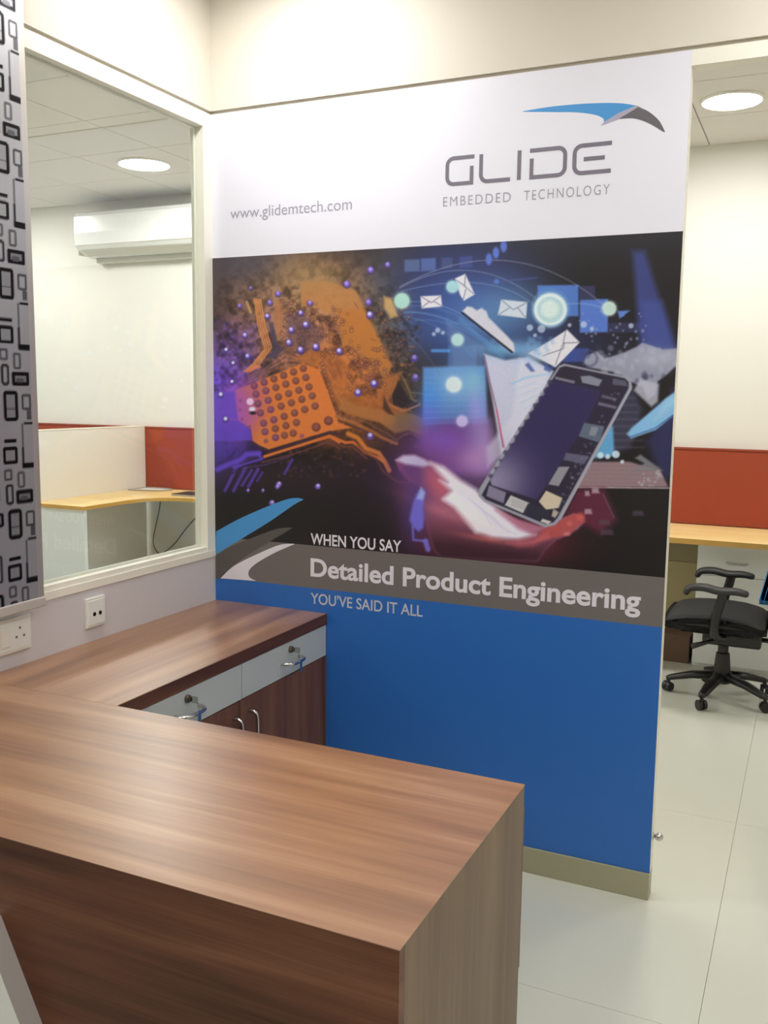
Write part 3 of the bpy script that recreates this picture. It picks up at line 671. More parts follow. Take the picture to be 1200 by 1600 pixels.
# phone
poly(D_([(470, 112), (500, 100), (840, 172), (868, 190), (876, 232), (478, 960), (450, 990), (395, 1003), (60, 862), (28, 830), (30, 790)]), (150, 152, 170), 1, 1.2)
poly(D_([(475, 122), (505, 112), (835, 180), (855, 200), (855, 235), (462, 950), (440, 975), (398, 985), (70, 850), (45, 825), (90, 740)]), (38, 34, 56), 1, 1.2)
scr = D_([(425, 190), (690, 245), (700, 270), (590, 480), (500, 620), (350, 850), (100, 770), (90, 740)])
poly(scr, (44, 38, 84), 1, 1.5)
sl_ = region(755, 590, 945, 790)
_m = np.clip(0.5-sd_poly(scr, U[sl_], V[sl_])/3, 0, 1)
put(sl_, _m*np.exp(-(((U[sl_]-772)/52)**2+((V[sl_]-752)/50)**2))*.85, (150, 144, 176))
for pts_, c_ in (([(590, 170), (640, 165), (710, 190), (690, 225), (600, 205)], (130, 136, 156)), ([(450, 170), (560, 195), (555, 210), (450, 185)], (116, 116, 136)), ([(770, 180), (840, 195), (850, 225), (765, 215)], (84, 86, 108)), ([(610, 425), (722, 445), (695, 535), (580, 500)], (92, 104, 126)), ([(650, 445), (690, 452), (670, 500), (636, 492)], (128, 138, 154)), ([(690, 310), (790, 335), (785, 350), (685, 328)], (104, 102, 130)), ([(710, 270), (790, 292), (786, 304), (704, 286)], (92, 90, 118)), ([(510, 590), (640, 610), (610, 655), (495, 630)], (92, 92, 120)), ([(470, 668), (530, 668), (470, 775), (412, 765)], (142, 144, 156)), ([(400, 800), (490, 840), (470, 895), (400, 905), (360, 860)], (208, 196, 176)), ([(205, 825), (308, 868), (285, 930), (172, 880)], (196, 196, 200)), ([(85, 770), (180, 810), (165, 870), (70, 830)], (132, 126, 156)), ([(300, 870), (420, 910), (400, 970), (270, 930)], (40, 42, 62)), ([(380, 955), (430, 970), (410, 985), (370, 970)], (206, 200, 200)), ([(440, 900), (470, 920), (450, 950), (430, 940)], (180, 170, 160))):
    poly(D_(pts_), c_, .95, 1)
for k_ in range(3): line(D_([(210, 850+k_*14), (285, 872+k_*14)]), 1, (120, 120, 130), .6)
for _ in range(50):
    t_ = rng.random(); x_, y_ = D_([(800-t_*330+rng.uniform(-40, 30), 240+t_*680)])[0]; disc(x_, y_, rng.uniform(.8, 2.2), (128, 126, 146), .5)
for k_ in range(26):
    t_ = k_/25; x_, y_ = D_([(420-t_*340, 200+t_*540)])[0]; disc(x_, y_, 2.2 if k_ % 3 else 3.5, (150, 150, 172) if k_ % 2 else (60, 56, 84), .7)
line(D_([(866, 240), (690, 560), (480, 955)]), 2.5, (158, 162, 178), .95)

# faint overall halftone variation of the ink, then the mesh
INK = np.clip(INK*(1+rng.normal(0, 0.012, INK.shape[:2]))[..., None], 0, 255)
idx = np.arange(NX*NZ).reshape(NZ, NX)
fc = np.stack([idx[:-1, :-1], idx[:-1, 1:], idx[1:, 1:], idx[1:, :-1]], -1).reshape(-1, 4)
me = bpy.data.meshes.new('photo_print')
me.vertices.add(NX*NZ); me.loops.add(fc.size); me.polygons.add(len(fc))
co = np.stack([GX, np.full_like(GX, Y0), GZ], -1).reshape(-1)
me.vertices.foreach_set('co', co); me.loops.foreach_set('vertex_index', fc.reshape(-1).astype(np.int32))
me.polygons.foreach_set('loop_start', np.arange(0, fc.size, 4, dtype=np.int32))
me.update(calc_edges=True)
at = me.color_attributes.new('ink', 'FLOAT_COLOR', 'POINT')
cc = np.ones((NX*NZ, 4)); cc[:, :3] = lin(INK.reshape(-1, 3)*ART_GAIN); at.data.foreach_set('color', cc.reshape(-1))
finish('photo_print', me, attr_mat('printed picture', 0.36), pr)
# ---- shapes and lettering printed on the graphic (flat, a fraction of a millimetre thick)
def printed(name, pts, m, lift=0.0003, parent=pr):
    q = [art(*p) for p in pts]
    return prism(name, q, 1, Y0-lift, Y0-0.00002, m, parent)
def dense(pts, n=5):
    return [(v.x, v.y) for v in smoothpath([(x, y, 0) for x, y in pts], n)]
def outline(top, bot): return dense(top)+dense(bot)[::-1]
T6 = lambda l: [(640+x*.46667, 60+y*.46667) for x, y in l]
printed('logo_wing', outline(T6([(380, 244), (480, 228), (600, 218), (700, 217), (765, 226)]), T6([(380, 246), (480, 247), (560, 248), (620, 256), (648, 268), (655, 280)])+T6([(700, 252), (762, 227)])), m_tblue, 0.0003)
printed('logo_wing_edge', T6([(650, 281), (700, 250), (760, 224), (776, 232), (720, 262), (690, 275), (640, 293)]), m_tpale, 0.0005)
printed('logo_wing_tip', outline(T6([(766, 230), (800, 245), (835, 275), (855, 312)]), T6([(700, 270), (750, 268), (800, 284), (853, 315)])), m_tdark, 0.0006)
B3 = lambda l: [(330+x*.3083, 640+y*.3083) for x, y in l]
printed('blue_swoosh', outline(B3([(26, 617), (150, 550), (300, 485), (390, 453), (440, 448), (469, 456)]), B3([(26, 733), (80, 700), (170, 645), (300, 565), (420, 482), (469, 456)])), m_tblue, 0.0003)
printed('charcoal_swoosh', outline(B3([(26, 740), (90, 700), (170, 665), (330, 605), (410, 598)]), B3([(26, 856), (50, 856), (100, 800), (180, 740), (260, 690), (380, 620), (410, 600)])), m_tdark2, 0.0005)
printed('white_swoosh', outline(B3([(48, 855), (120, 790), (250, 725), (350, 685), (422, 680)]), B3([(228, 868), (195, 850), (190, 820), (215, 790), (260, 760), (330, 722), (422, 682)])), m_twhite, 0.0007)

def lettering(text, x0, x1, z0, z1, m, parent=pr, bold=0.0, ref=None, lift=0.0006, spacing=1.0, name='lettering'):
    """text fitted so that x0..x1 is its width and z0..z1 the height of its capitals"""
    def build(t):
        cu = bpy.data.curves.new(name, 'FONT'); cu.body = t; cu.size = 1; cu.offset = bold; cu.space_character = spacing
        cu.resolution_u = 6
        ob = bpy.data.objects.new('tmp', cu); COL.objects.link(ob); bpy.context.view_layer.update()
        me = bpy.data.meshes.new_from_object(ob.evaluated_get(bpy.context.evaluated_depsgraph_get()))
        bpy.data.objects.remove(ob); bpy.data.curves.remove(cu); return me
    me = build(text); v = np.array([tuple(q.co) for q in me.vertices])
    r = build(ref or 'H'); rv = np.array([tuple(q.co) for q in r.vertices]); cap = rv[:, 1].max()-bold*0; bpy.data.meshes.remove(r)
    sx = (x1-x0)/(v[:, 0].max()-v[:, 0].min()); sz = (z1-z0)/cap; xm = v[:, 0].min()
    for q in me.vertices:
        q.co = (x0+(q.co.x-xm)*sx, Y0-lift, z0+q.co.y*sz)
    # every word becomes a part of its own
    bm = bmesh.new(); bm.from_mesh(me); bpy.data.meshes.remove(me)
    seen, isl = set(), []
    for f in bm.faces:
        if f in seen: continue
        st, grp = [f], []; seen.add(f)
        while st:
            g = st.pop(); grp.append(g)
            for e in g.edges:
                for k in e.link_faces:
                    if k not in seen: seen.add(k); st.append(k)
        xs_ = [q.co.x for g in grp for q in g.verts]; isl.append((min(xs_), max(xs_), grp))
    isl.sort(key=lambda t: t[0]); n = text.count(' ')
    gaps, xmax = [], isl[0][1]
    for i in range(1, len(isl)):
        gaps.append((isl[i][0]-xmax, i)); xmax = max(xmax, isl[i][1])
    cuts_ = [0]+sorted(i for g, i in sorted(gaps)[::-1][:n])+[len(isl)]
    for a, b in zip(cuts_, cuts_[1:]):
        w_ = bmesh.new()
        for _, _, grp in isl[a:b]:
            for g in grp: w_.faces.new([w_.verts.new(q.co) for q in g.verts])
        bmesh.ops.remove_doubles(w_, verts=w_.verts, dist=1e-7)
        from_bm(name, w_, m, parent)
    bm.free()
lettering('www.glidemtech.com', 0.076, 0.531, 2.056, 2.091, m_tlogo2, bold=0.0)
def spaced(text, x0, x1, z0, z1, m, bold):
    return lettering(text, x0, x1, z0, z1, m, bold=bold, spacing=1.25)
spaced('EMBEDDED', 0.838, 1.048, 2.043, 2.070, m_tlogo2, -0.006)
spaced('TECHNOLOGY', 1.088, 1.334, 2.043, 2.070, m_tlogo2, -0.006)
lettering('WHEN YOU SAY', 0.386, 0.718, 0.980, 1.017, m_twhite, bold=0.018)
lettering('Detailed Product Engineering', 0.386, 1.473, 0.872, 0.932, m_twhite, bold=0.026, spacing=1.0)
lettering("YOU'VE SAID IT ALL", 0.387, 0.796, 0.777, 0.813, m_tsub, bold=0.010)

def stroke(parts, m, wd, name='lettering'):
    bm = bmesh.new()
    for pts in parts:
        P = [Vector((a, b)) for a, b in pts]; L, Rr = [], []
        for i, p in enumerate(P):
            d0 = (P[i]-P[i-1]).normalized() if i else (P[1]-P[0]).normalized()
            d1 = (P[i+1]-P[i]).normalized() if i < len(P)-1 else d0
            n0, n1 = Vector((-d0.y, d0.x)), Vector((-d1.y, d1.x)); n = (n0+n1).normalized()
            k = wd/2/max(0.5, n.dot(n0)); L.append(p+n*k); Rr.append(p-n*k)
        for i in range(len(P)-1):
            bm.faces.new([bm.verts.new((q.x, Y0-0.0006, q.y)) for q in (L[i], Rr[i], Rr[i+1], L[i+1])])
    bmesh.ops.remove_doubles(bm, verts=bm.verts, dist=1e-6)
    bmesh.ops.recalc_face_normals(bm, faces=bm.faces)
    return from_bm(name, bm, m, pr)
def corner(cx, cz, r, a0, a1, n=5): return [(cx+r*math.cos(R(a0+(a1-a0)*k/n)), cz+r*math.sin(R(a0+(a1-a0)*k/n))) for k in range(n+1)]
zb_, zt_, r_ = 2.106, 2.180, 0.020
def gx_(px, n=0): return art(px, 262)[0]
g0, g1 = 0.849, 0.932
stroke([[(g1+.002, zt_)]+corner(g0+r_, zt_-r_, r_, 90, 180)+corner(g0+r_, zb_+r_, r_, 180, 270)+[(g1-.006, zb_), (g1-.006, zb_+.048)],
        ], m_tlogo, 0.0115)
l0, l1 = 0.955, 1.045
stroke([[(l0, zt_+.004)]+corner(l0+r_, zb_+r_, r_, 180, 270)+[(l1, zb_)]], m_tlogo, 0.0115)
stroke([[(1.071, zb_-.004), (1.071, zt_+.004)]], m_tlogo, 0.0115)
d0_, d1_ = 1.108, 1.205
stroke([[(d0_-.006, zt_)]+corner(d1_-r_, zt_-r_, r_, 90, 0)+corner(d1_-r_, zb_+r_, r_, 0, -90)+[(d0_, zb_), (d0_, zt_-.022)]], m_tlogo, 0.0115)
e0_, e1_ = 1.232, 1.335
stroke([[(e1_, zt_)]+corner(e0_+r_, zt_-r_, r_, 90, 180)+corner(e0_+r_, zb_+r_, r_, 180, 270)+[(e1_, zb_)]], m_tlogo, 0.0115)
stroke([[(e0_+.026, 2.143), (e1_-.018, 2.143)]], m_tlogo, 0.0115)

# ------------------------------------------------------------------ roller blind on the left wall
bl = thing('roller_blind', (0.04, -1.3, 0.905), 'silver grey roller blind printed with dark rounded rectangles, at the left edge', 'blind')
BX, BY0, BY1, BZ0, BZ1 = 0.040, -1.75, -0.848, 0.930, 2.72
ny, nz = 300, 560
by = np.linspace(BY0, BY1, ny); bz = np.linspace(BZ0, BZ1, nz); PY, PZ = np.meshgrid(by, bz)
BK = np.zeros((nz, ny, 3)); BK[:] = (180, 180, 186)
PER_Z, PER_Y = 0.3035, 0.178
ly = np.mod(PY+0.870+10*PER_Y, PER_Y)-PER_Y      # -PER_Y..0 measured from the right edge of the print
lz = np.mod(PZ-1.300, PER_Z)
def rr(y0, y1, z0, z1, rad, wd, col, fill=None, al=1.0):
    for oy in (-PER_Y, 0, PER_Y):
        for oz in (-PER_Z, 0, PER_Z):
            cy_, cz_ = (y0+y1)/2+oy, (z0+z1)/2+oz; hx, hz = abs(y1-y0)/2-rad, abs(z1-z0)/2-rad
            qx, qz = np.abs(ly-cy_)-hx, np.abs(lz-cz_)-hz
            d = np.hypot(np.maximum(qx, 0), np.maximum(qz, 0))+np.minimum(np.maximum(qx, qz), 0)-rad
            if fill is not None:
                a = np.clip(0.5-d/0.0015, 0, 1)[..., None]*al; BK[:] = BK*(1-a)+np.array(fill)*a
            if wd > 0:
                a = np.clip(0.5-(abs(d+wd/2)-wd/2-0.0012)/0.0016, 0, 1)[..., None]*al; BK[:] = BK*(1-a)+np.array(col)*a
def z_(z): return z-1.300
dk, gy = (24, 22, 26), (98, 98, 104)
k0 = 0.870
def add(y0, y1, z0, z1, rad, wd, col, fill=None, al=1.0): rr(y0+k0, y1+k0, z_(z0), z_(z1), rad, wd, col, fill, al)
add(-.958, -.913, 1.404, 1.479, .010, .0075, dk, (158, 158, 164))        # tall rounded frame
add(-.950, -.921, 1.432, 1.436, .001, 0, gy, gy, .8)
add(-.928, -.875, 1.494, 1.527, .004, .0075, dk, (140, 140, 146))        # squat frame
add(-.915, -.892, 1.500, 1.512, .004, 0, gy, gy)
add(-.962, -.938, 1.494, 1.545, .008, .005, (60, 60, 64))
add(-.966, -.920, 1.598, 1.640, .006, .006, dk, (166, 168, 172))         # square with heavy bar on top
add(-.962, -.921, 1.651, 1.660, .002, 0, dk, dk)
add(-.905, -.899, 1.584, 1.640, .002, 0, dk, dk)                         # L shape
add(-.905, -.868, 1.583, 1.598, .002, 0, dk, dk)
add(-.903, -.899, 1.640, 1.700, .001, 0, gy, gy)
add(-.896, -.868, 1.394, 1.400, .001, 0, dk, dk)
add(-.899, -.871, 1.431, 1.470, .005, .004, (84, 84, 88))
add(-.886, -.870, 1.405, 1.430, .002, 0, gy, gy)
add(-.922, -.900, 1.535, 1.575, .005, .004, gy)
add(-.965, -.940, 1.556, 1.584, .004, .004, gy)
add(-1.03, -.975, 1.44, 1.475, .006, .006, dk, (140, 140, 146))
add(-1.03, -.985, 1.50, 1.57, .010, .0075, dk, (160, 160, 166))
add(-1.035, -.985, 1.60, 1.67, .006, .005, (70, 70, 74))
m_sel = (PY > -0.868)[..., None]; BK = np.where(m_sel, np.array((196, 192, 188)), BK)
idx = np.arange(ny*nz).reshape(nz, ny)
fc = np.stack([idx[:-1, :-1], idx[:-1, 1:], idx[1:, 1:], idx[1:, :-1]], -1).reshape(-1, 4)
me = bpy.data.meshes.new('fabric'); me.vertices.add(ny*nz); me.loops.add(fc.size); me.polygons.add(len(fc))
wav = 0.0012*np.sin(PY*38+PZ*2)
me.vertices.foreach_set('co', np.stack([BX+wav, PY, PZ], -1).reshape(-1)); me.loops.foreach_set('vertex_index', fc.reshape(-1).astype(np.int32))
me.polygons.foreach_set('loop_start', np.arange(0, fc.size, 4, dtype=np.int32)); me.update(calc_edges=True)
at = me.color_attributes.new('ink', 'FLOAT_COLOR', 'POINT'); cc = np.ones((ny*nz, 4)); cc[:, :3] = lin(BK.reshape(-1, 3)); at.data.foreach_set('color', cc.reshape(-1))
mfab = attr_mat('silver patterned blind fabric', 0.42); mfab.node_tree.nodes['Principled BSDF'].inputs['Metallic'].default_value = 0.8
finish('fabric', me, mfab, bl, smooth=True)
box('bottom_bar', BX-0.006, BX+0.006, BY0, BY1+0.002, 0.905, 0.931, mat('pearl grey blind bar', rgb(190, 184, 180), 0.35), bl, bev=0.003)
cyl('roller_tube', (BX-0.002, (BY0+BY1)/2, 2.735), 0.022, BY1-BY0, m_plastic, bl, axis=1, n=20)
box('bracket', 0.006, BX+0.02, BY1, BY1+0.004, 2.71, 2.76, m_plastic, bl, bev=0.001)
box('bracket', 0.006, BX+0.02, BY0-0.004, BY0, 2.71, 2.76, m_plastic, bl, bev=0.001)

# ------------------------------------------------------------------ sockets on the left wall
s1 = thing('wall_socket', (0, -0.615, 0.792), 'white socket plate with two round black holes, below the window', 'socket')
box('plate', 0.0, 0.010, -0.655, -0.576, 0.792, 0.880, m_plastic, s1, bev=0.002)
box('plate_insert', 0.009, 0.012, -0.649, -0.582, 0.800, 0.872, m_white, s1, bev=0.001)
for y in (-0.626, -0.602): cyl('socket_hole', (0.0125, y, 0.831), 0.0062, 0.0015, m_hole, s1, axis=0, n=16)
s2 = thing('wall_socket', (0, -0.925, 0.792), 'wider white socket plate with rocker switch and three pin outlet, under the patterned blind', 'socket')
box('plate', 0.0, 0.010, -0.990, -0.868, 0.792, 0.884, m_plastic, s2, bev=0.002)
box('plate_insert', 0.009, 0.012, -0.982, -0.876, 0.799, 0.877, m_white, s2, bev=0.001)
box('rocker_switch', 0.011, 0.016, -0.975, -0.944, 0.812, 0.862, m_plastic, s2, bev=0.002)
m_pin = mat('grey socket pin hole', rgb(120, 116, 112), 0.6, bump=0.02)
for y, z in ((-0.908, 0.855), (-0.921, 0.832), (-0.895, 0.832)): cyl('socket_hole', (0.0122, y, z), 0.0035, 0.0015, m_pin, s2, axis=0, n=12)

# ------------------------------------------------------------------ low storage unit along the left wall
cab = thing('storage_cabinet', (D/2, -0.6, 0), 'low walnut cabinet with pale grey locking drawers against the left wall', 'cabinet')
ZW = 0.712
box('carcass', 0.002, D-0.020, -1.62, -0.002, 0.07, ZW-0.001, m_edge, cab)
box('plinth', 0.01, D-0.05, -1.62, -0.003, 0.0, 0.07, m_kick, cab)
box('end_gable', D-0.019, D-0.001, -0.016, -0.0015, 0.075, 0.603, m_doorw, cab)
ys_ = [-0.0025, -0.513, -1.030]
for i in range(2):
    a, b = ys_[i+1]+0.0012, ys_[i]-0.0012
    dr = box('drawer', D-0.019, D-0.001, a, b, 0.6055, ZW-0.002, m_drawer, cab, bev=0.0008)
    yc = (-0.240, -0.770)[i]
    P = smoothpath([(D-0.001, yc-0.052, 0.650), (D+0.014, yc-0.050, 0.650), (D+0.030, yc-0.034, 0.650), (D+0.033, yc, 0.650), (D+0.030, yc+0.034, 0.650), (D+0.014, yc+0.050, 0.650), (D-0.001, yc+0.052, 0.650)], 4)
    tube('handle', P, 0.0055, m_steel, dr, n=12)
    lk = bmesh.new(); cyl_bm(lk, (D+0.003, yc, 0.685), 0.0105, 0.010, axis=0, n=20, bev=0.002)
    cyl_bm(lk, (D+0.010, yc, 0.685), 0.006, 0.008, axis=0, n=16); from_bm('lock', lk, m_brass, dr)
    ky = bmesh.new(); bbox_bm(ky, D+0.014, D+0.034, yc-0.001, yc+0.001, 0.676, 0.694, 0.0004)
    tube_bm(ky, smoothpath([(D+0.033, yc, 0.680), (D+0.040, yc+0.004, 0.672), (D+0.038, yc+0.002, 0.658), (D+0.034, yc-0.002, 0.668), (D+0.033, yc, 0.680)], 4), 0.0008, 6)
    bbox_bm(ky, D+0.037, D+0.039, yc-0.006, yc+0.007, 0.618, 0.658, 0.0004)
    from_bm('key', ky, m_steel, dr)
yd = [-0.018, -0.521, -1.030]
for i in range(2):
    a, b = yd[i+1]+0.0015, yd[i]-0.0015
    do = box('cabinet_door', D-0.019, D-0.001, a, b, 0.078, 0.6025, m_doorw, cab, bev=0.0008)
    yc = (-0.477, -0.556)[i]
    P = smoothpath([(D-0.001, yc, 0.560), (D+0.016, yc, 0.560), (D+0.028, yc, 0.548), (D+0.030, yc, 0.500), (D+0.028, yc, 0.452), (D+0.016, yc, 0.440), (D-0.001, yc, 0.440)], 4)
    tube('handle', P, 0.0055, m_steel, do, n=12)
tag(box('worktop', 0.001, D, L0+0.0005, -0.001, ZW, H, m_wood_y, bev=0.0008), 'long walnut worktop on the low drawer cabinet, running to the print', 'worktop')
wt = bpy.data.objects['worktop']
box('edge_band', D, D+0.0012, L0+0.0005, -0.001, ZW, H-0.0006, m_edge, wt)

# ------------------------------------------------------------------ reception counter in the foreground
rc = thing('reception_counter', (XE/2, (L0+YF)/2, 0), 'walnut laminate reception counter in the foreground with upright end panel', 'counter')
box('counter_top', 0.001, XE, YF, L0, H-0.0012, H, m_wood_x, rc)
box('top_core', 0.002, XE-0.026, YF+0.0195, L0-0.0005, H-0.036, H-0.0013, m_edge, rc)
box('front_panel', 0.45, XE-0.0006, YF+0.0004, YF+0.019, 0.0, H-0.0013, m_front, rc, bev=0.0005)
box('end_panel', XE-0.0255, XE-0.0006, YF+0.0192, L0-0.0005, 0.0, H-0.0013, m_endp, rc, bev=0.0008)
box('rear_trim', XE-0.018, XE-0.001, L0-0.0004, L0+0.007, 0.37, H-0.045, m_edge, rc, bev=0.001)
box('modesty_panel', 0.46, XE-0.026, L0-0.16, L0-0.142, 0.05, H-0.0365, m_edge, rc)
sl = bmesh.new()
prism_bm(sl, [(0.705, 0.607), (0.964, 0.083), (0.60, 0.083), (0.34, 0.607)], 1, YF-0.037, YF+0.0008)
po = from_bm('slanted_panel', sl, m_white, rc)
po['label'] = 'white slanted decorative panel'
sl = bmesh.new()
prism_bm(sl, [(0.7052, 0.607), (0.9642, 0.083), (0.9655, 0.0835), (0.7065, 0.6075)], 1, YF-0.037, YF+0.0003)
from_bm('edge_band', sl, mat('grey edge band', rgb(172, 166, 164), 0.5), rc)

# ------------------------------------------------------------------ small steel ball stop on the partition end
ds = thing('door_stop', (W+0.012, 0.03, 0.19), 'small round steel knob near the bottom right end of the print wall', 'door stop')
cyl('mounting_plate', (W+0.002, 0.03, 0.188), 0.010, 0.004, m_steel, ds, axis=0, n=18)
cyl('stem', (W+0.007, 0.03, 0.188), 0.005, 0.010, m_steel, ds, axis=0, n=14)
bm = bmesh.new(); bmesh.ops.create_uvsphere(bm, u_segments=20, v_segments=14, radius=0.0125, matrix=Matrix.Translation((W+0.018, 0.03, 0.188)))
from_bm('ball', bm, m_steel, ds, smooth=True)

# ------------------------------------------------------------------ air conditioner
ac = thing('air_conditioner', (-2.65, FAR, 2.47), 'white wall air conditioner high on the office wall, seen through the left window', 'air conditioner')
prof = [(FAR, 2.775), (2.80, 2.775), (2.775, 2.765), (2.762, 2.74), (2.76, 2.62), (2.765, 2.53), (2.79, 2.505), (2.86, 2.475), (2.93, 2.462), (FAR, 2.462)]
prism('body', prof, 0, -3.165, -2.06, m_acw, ac)
prism('front_panel', [(2.762, 2.745), (2.7535, 2.74), (2.751, 2.62), (2.756, 2.535), (2.764, 2.530)], 0, -3.160, -2.065, m_acw, ac)
prism('louver', [(2.793, 2.498), (2.790, 2.502), (2.862, 2.470), (2.860, 2.466)], 0, -3.12, -2.10, m_acs, ac)
box('lower_strip', -3.11, -2.08, 2.925, FAR, 2.425, 2.463, m_acs, ac, bev=0.004)  # grey strip along the wall below the body
for x in (-3.168, -2.057): box('end_cap', x-0.004, x+0.004, 2.80, FAR, 2.47, 2.77, m_acs, ac, bev=0.002)

# ------------------------------------------------------------------ office furniture behind
def board(x0, x1, z0, z1, label):
    t = thing('pin_board', ((x0+x1)/2, FAR, z0), label, 'partition board')
    box('fabric_panel', x0+0.01, x1-0.01, FAR-0.028, FAR-0.001, z0+0.001, z1-0.012, m_orange, t, bev=0.002)
    box('top_rail', x0, x1, FAR-0.032, FAR-0.001, z1-0.0115, z1, mat('rail', rgb(152, 68, 44), 0.6), t, bev=0.001)
    return t
board(-4.3, -1.0, 0.746, 1.208, 'rust orange fabric board behind the corner desk, seen through the left window')
board(0.55, 2.9, 0.746, 1.192, 'rust orange fabric board above the straight desk, right of the print')

tp = thing('desk_partition', (-2.71, 2.3, 0), 'low white partition screen beside the corner desk', 'partition')
box('screen_panel', -2.728, -2.702, 1.25, FAR-0.034, 0.03, 1.206, m_panelw, tp, bev=0.001)
box('cap_rail', -2.730, -2.700, 1.25, FAR-0.034, 1.2065, 1.216, m_frame, tp, bev=0.001)
box('foot_rail', -2.730, -2.700, 1.25, FAR-0.034, 0.0, 0.0295, m_frame, tp)

dk1 = thing('office_desk', (-2.2, 2.4, 0), 'pale beech corner desk with white end panel behind the left window', 'desk')
edge = [(-2.70, 1.80), (-2.267, 1.80)]+[(v.x, v.y) for v in smoothpath([(-2.270, 2.20, 0), (-2.245, 2.34, 0), (-2.16, 2.46, 0), (-2.03, 2.515, 0), (-1.90, 2.53, 0)], 5)]+[(-1.15, 2.53), (-1.15, FAR-0.034), (-2.70, FAR-0.034)]
prism('desktop', edge, 2, 0.7215, 0.745, m_beech, dk1)
bm = bmesh.new()
e2 = edge[:-3]+[(-1.15, 2.53)]
for (a, b) in zip(e2, e2[1:]):
    d = (Vector(b)-Vector(a)).normalized(); n = Vector((d.y, -d.x))*0.0015
    q = [Vector(a), Vector(b), Vector(b)+n, Vector(a)+n]
    lo = [bm.verts.new((v.x, v.y, 0.7215)) for v in q]; hi = [bm.verts.new((v.x, v.y, 0.7449)) for v in q]
    bm.faces.new(lo); bm.faces.new(hi[::-1])
    for i in range(4): bm.faces.new((lo[i], hi[i], hi[(i+1) % 4], lo[(i+1) % 4]))
bmesh.ops.recalc_face_normals(bm, faces=bm.faces); from_bm('edge_band', bm, m_beech_edge, dk1)
box('end_panel', -2.690, -2.275, 1.815, 1.840, 0.0, 0.721, m_white, dk1, bev=0.001)
box('end_panel', -1.19, -1.165, 2.56, FAR-0.04, 0.0, 0.721, m_white, dk1, bev=0.001)

dk2 = thing('office_desk', (1.7, 2.65, 0), 'straight pale beech desk under the orange board, behind the black chair', 'desk')
box('desktop', 0.62, 2.85, 2.3615, FAR-0.034, 0.716, 0.745, m_beech, dk2, bev=0.001)
box('edge_band', 0.62, 2.85, 2.3600, 2.3614, 0.716, 0.7445, m_beech_edge, dk2)
box('end_panel', 0.64, 0.665, 2.40, FAR-0.04, 0.0, 0.7155, m_white, dk2, bev=0.001)
box('end_panel', 2.80, 2.825, 2.40, FAR-0.04, 0.0, 0.7155, m_white, dk2, bev=0.001)
box('modesty_panel', 0.666, 1.34, FAR-0.06, FAR-0.042, 0.525, 0.7155, mat('olive laminate', rgb(158, 148, 112), 0.5), dk2, bev=0.001)
box('back_panel', 0.666, 1.352, FAR-0.06, FAR-0.042, 0.02, 0.5235, mat('beige laminate', rgb(186, 174, 132), 0.5), dk2, bev=0.001)

dc = thing('drawer_unit', (1.69, 2.75, 0), 'white drawer pedestal under the straight desk with a slim steel handle', 'drawer unit')
box('carcass', 1.356, 2.03, 2.612, FAR-0.045, 0.0, 0.708, m_white, dc, bev=0.001)
for xa, xb in ((1.3575, 1.770), (1.773, 2.0285)):
    f_ = box('drawer', xa, xb, 2.595, 2.6115, 0.5195, 0.7025, m_white, dc, bev=0.001)
    box('cabinet_door', xa, xb, 2.595, 2.6115, 0.0195, 0.5165, m_white, dc, bev=0.001)
    zc, xc = 0.596, (1.563 if xa < 1.5 else 1.90)
    P = smoothpath([(xc-0.052, 2.5945, zc), (xc-0.050, 2.575, zc), (xc-0.040, 2.570, zc), (xc+0.040, 2.570, zc), (xc+0.050, 2.575, zc), (xc+0.052, 2.5945, zc)], 3)
    tube('handle', P, 0.0055, m_steel, f_, n=8)
bxt = thing('cardboard_box', (1.27, 2.70, 0), 'small brown box on the floor under the straight desk', 'box')
box('box_body', 1.190, 1.338, 2.62, 2.80, 0.0, 0.150, m_card, bxt, bev=0.002)
box('lid', 1.187, 1.341, 2.617, 2.803, 0.150, 0.160, m_card, bxt, bev=0.001)

# things on and behind the corner desk
cabl = tube('desk_cable', smoothpath([(-2.554, 2.925, 0.7205), (-2.56, 2.93, 0.62), (-2.60, 2.93, 0.47), (-2.632, 2.93, 0.34), (-2.60, 2.93, 0.262), (-2.55, 2.93, 0.252), (-2.44, 2.93, 0.325), (-2.32, 2.93, 0.46), (-2.20, 2.93, 0.57), (-2.10, 2.93, 0.60)], 6), 0.0042, m_cable, None, n=8)
tag(cabl, 'thin grey cable hanging in a loop under the corner desk', 'cable')
tr = thing('cable_tray', (-2.55, 2.80, 0.745), 'thin outlined white tray on the corner desk by the white partition', 'tray')
P = [(-2.68, 2.72, 0.751), (-2.66, 2.90, 0.751), (-2.56, 2.925, 0.751), (-2.42, 2.90, 0.751), (-2.44, 2.78, 0.751)]
tube('wire_rim', smoothpath(P+[P[0]], 5), 0.004, mat('clear grey plastic rim', rgb(176, 172, 168), 0.3), tr, n=8)
prism('tray_base', [(p[0], p[1]) for p in P], 2, 0.745, 0.7475, m_paper, tr)
nb = thing('notebook', (-2.06, 2.70, 0.745), 'flat black notebook lying on the corner desk near the window frame', 'notebook')
box('cover', -2.20, -1.93, 2.60, 2.80, 0.745, 0.7475, m_note, nb, bev=0.0005)
box('pages', -2.197, -1.933, 2.603, 2.797, 0.7476, 0.7555, m_paper, nb, bev=0.0005)
box('cover', -2.20, -1.93, 2.60, 2.80, 0.7556, 0.758, m_note, nb, bev=0.0005)

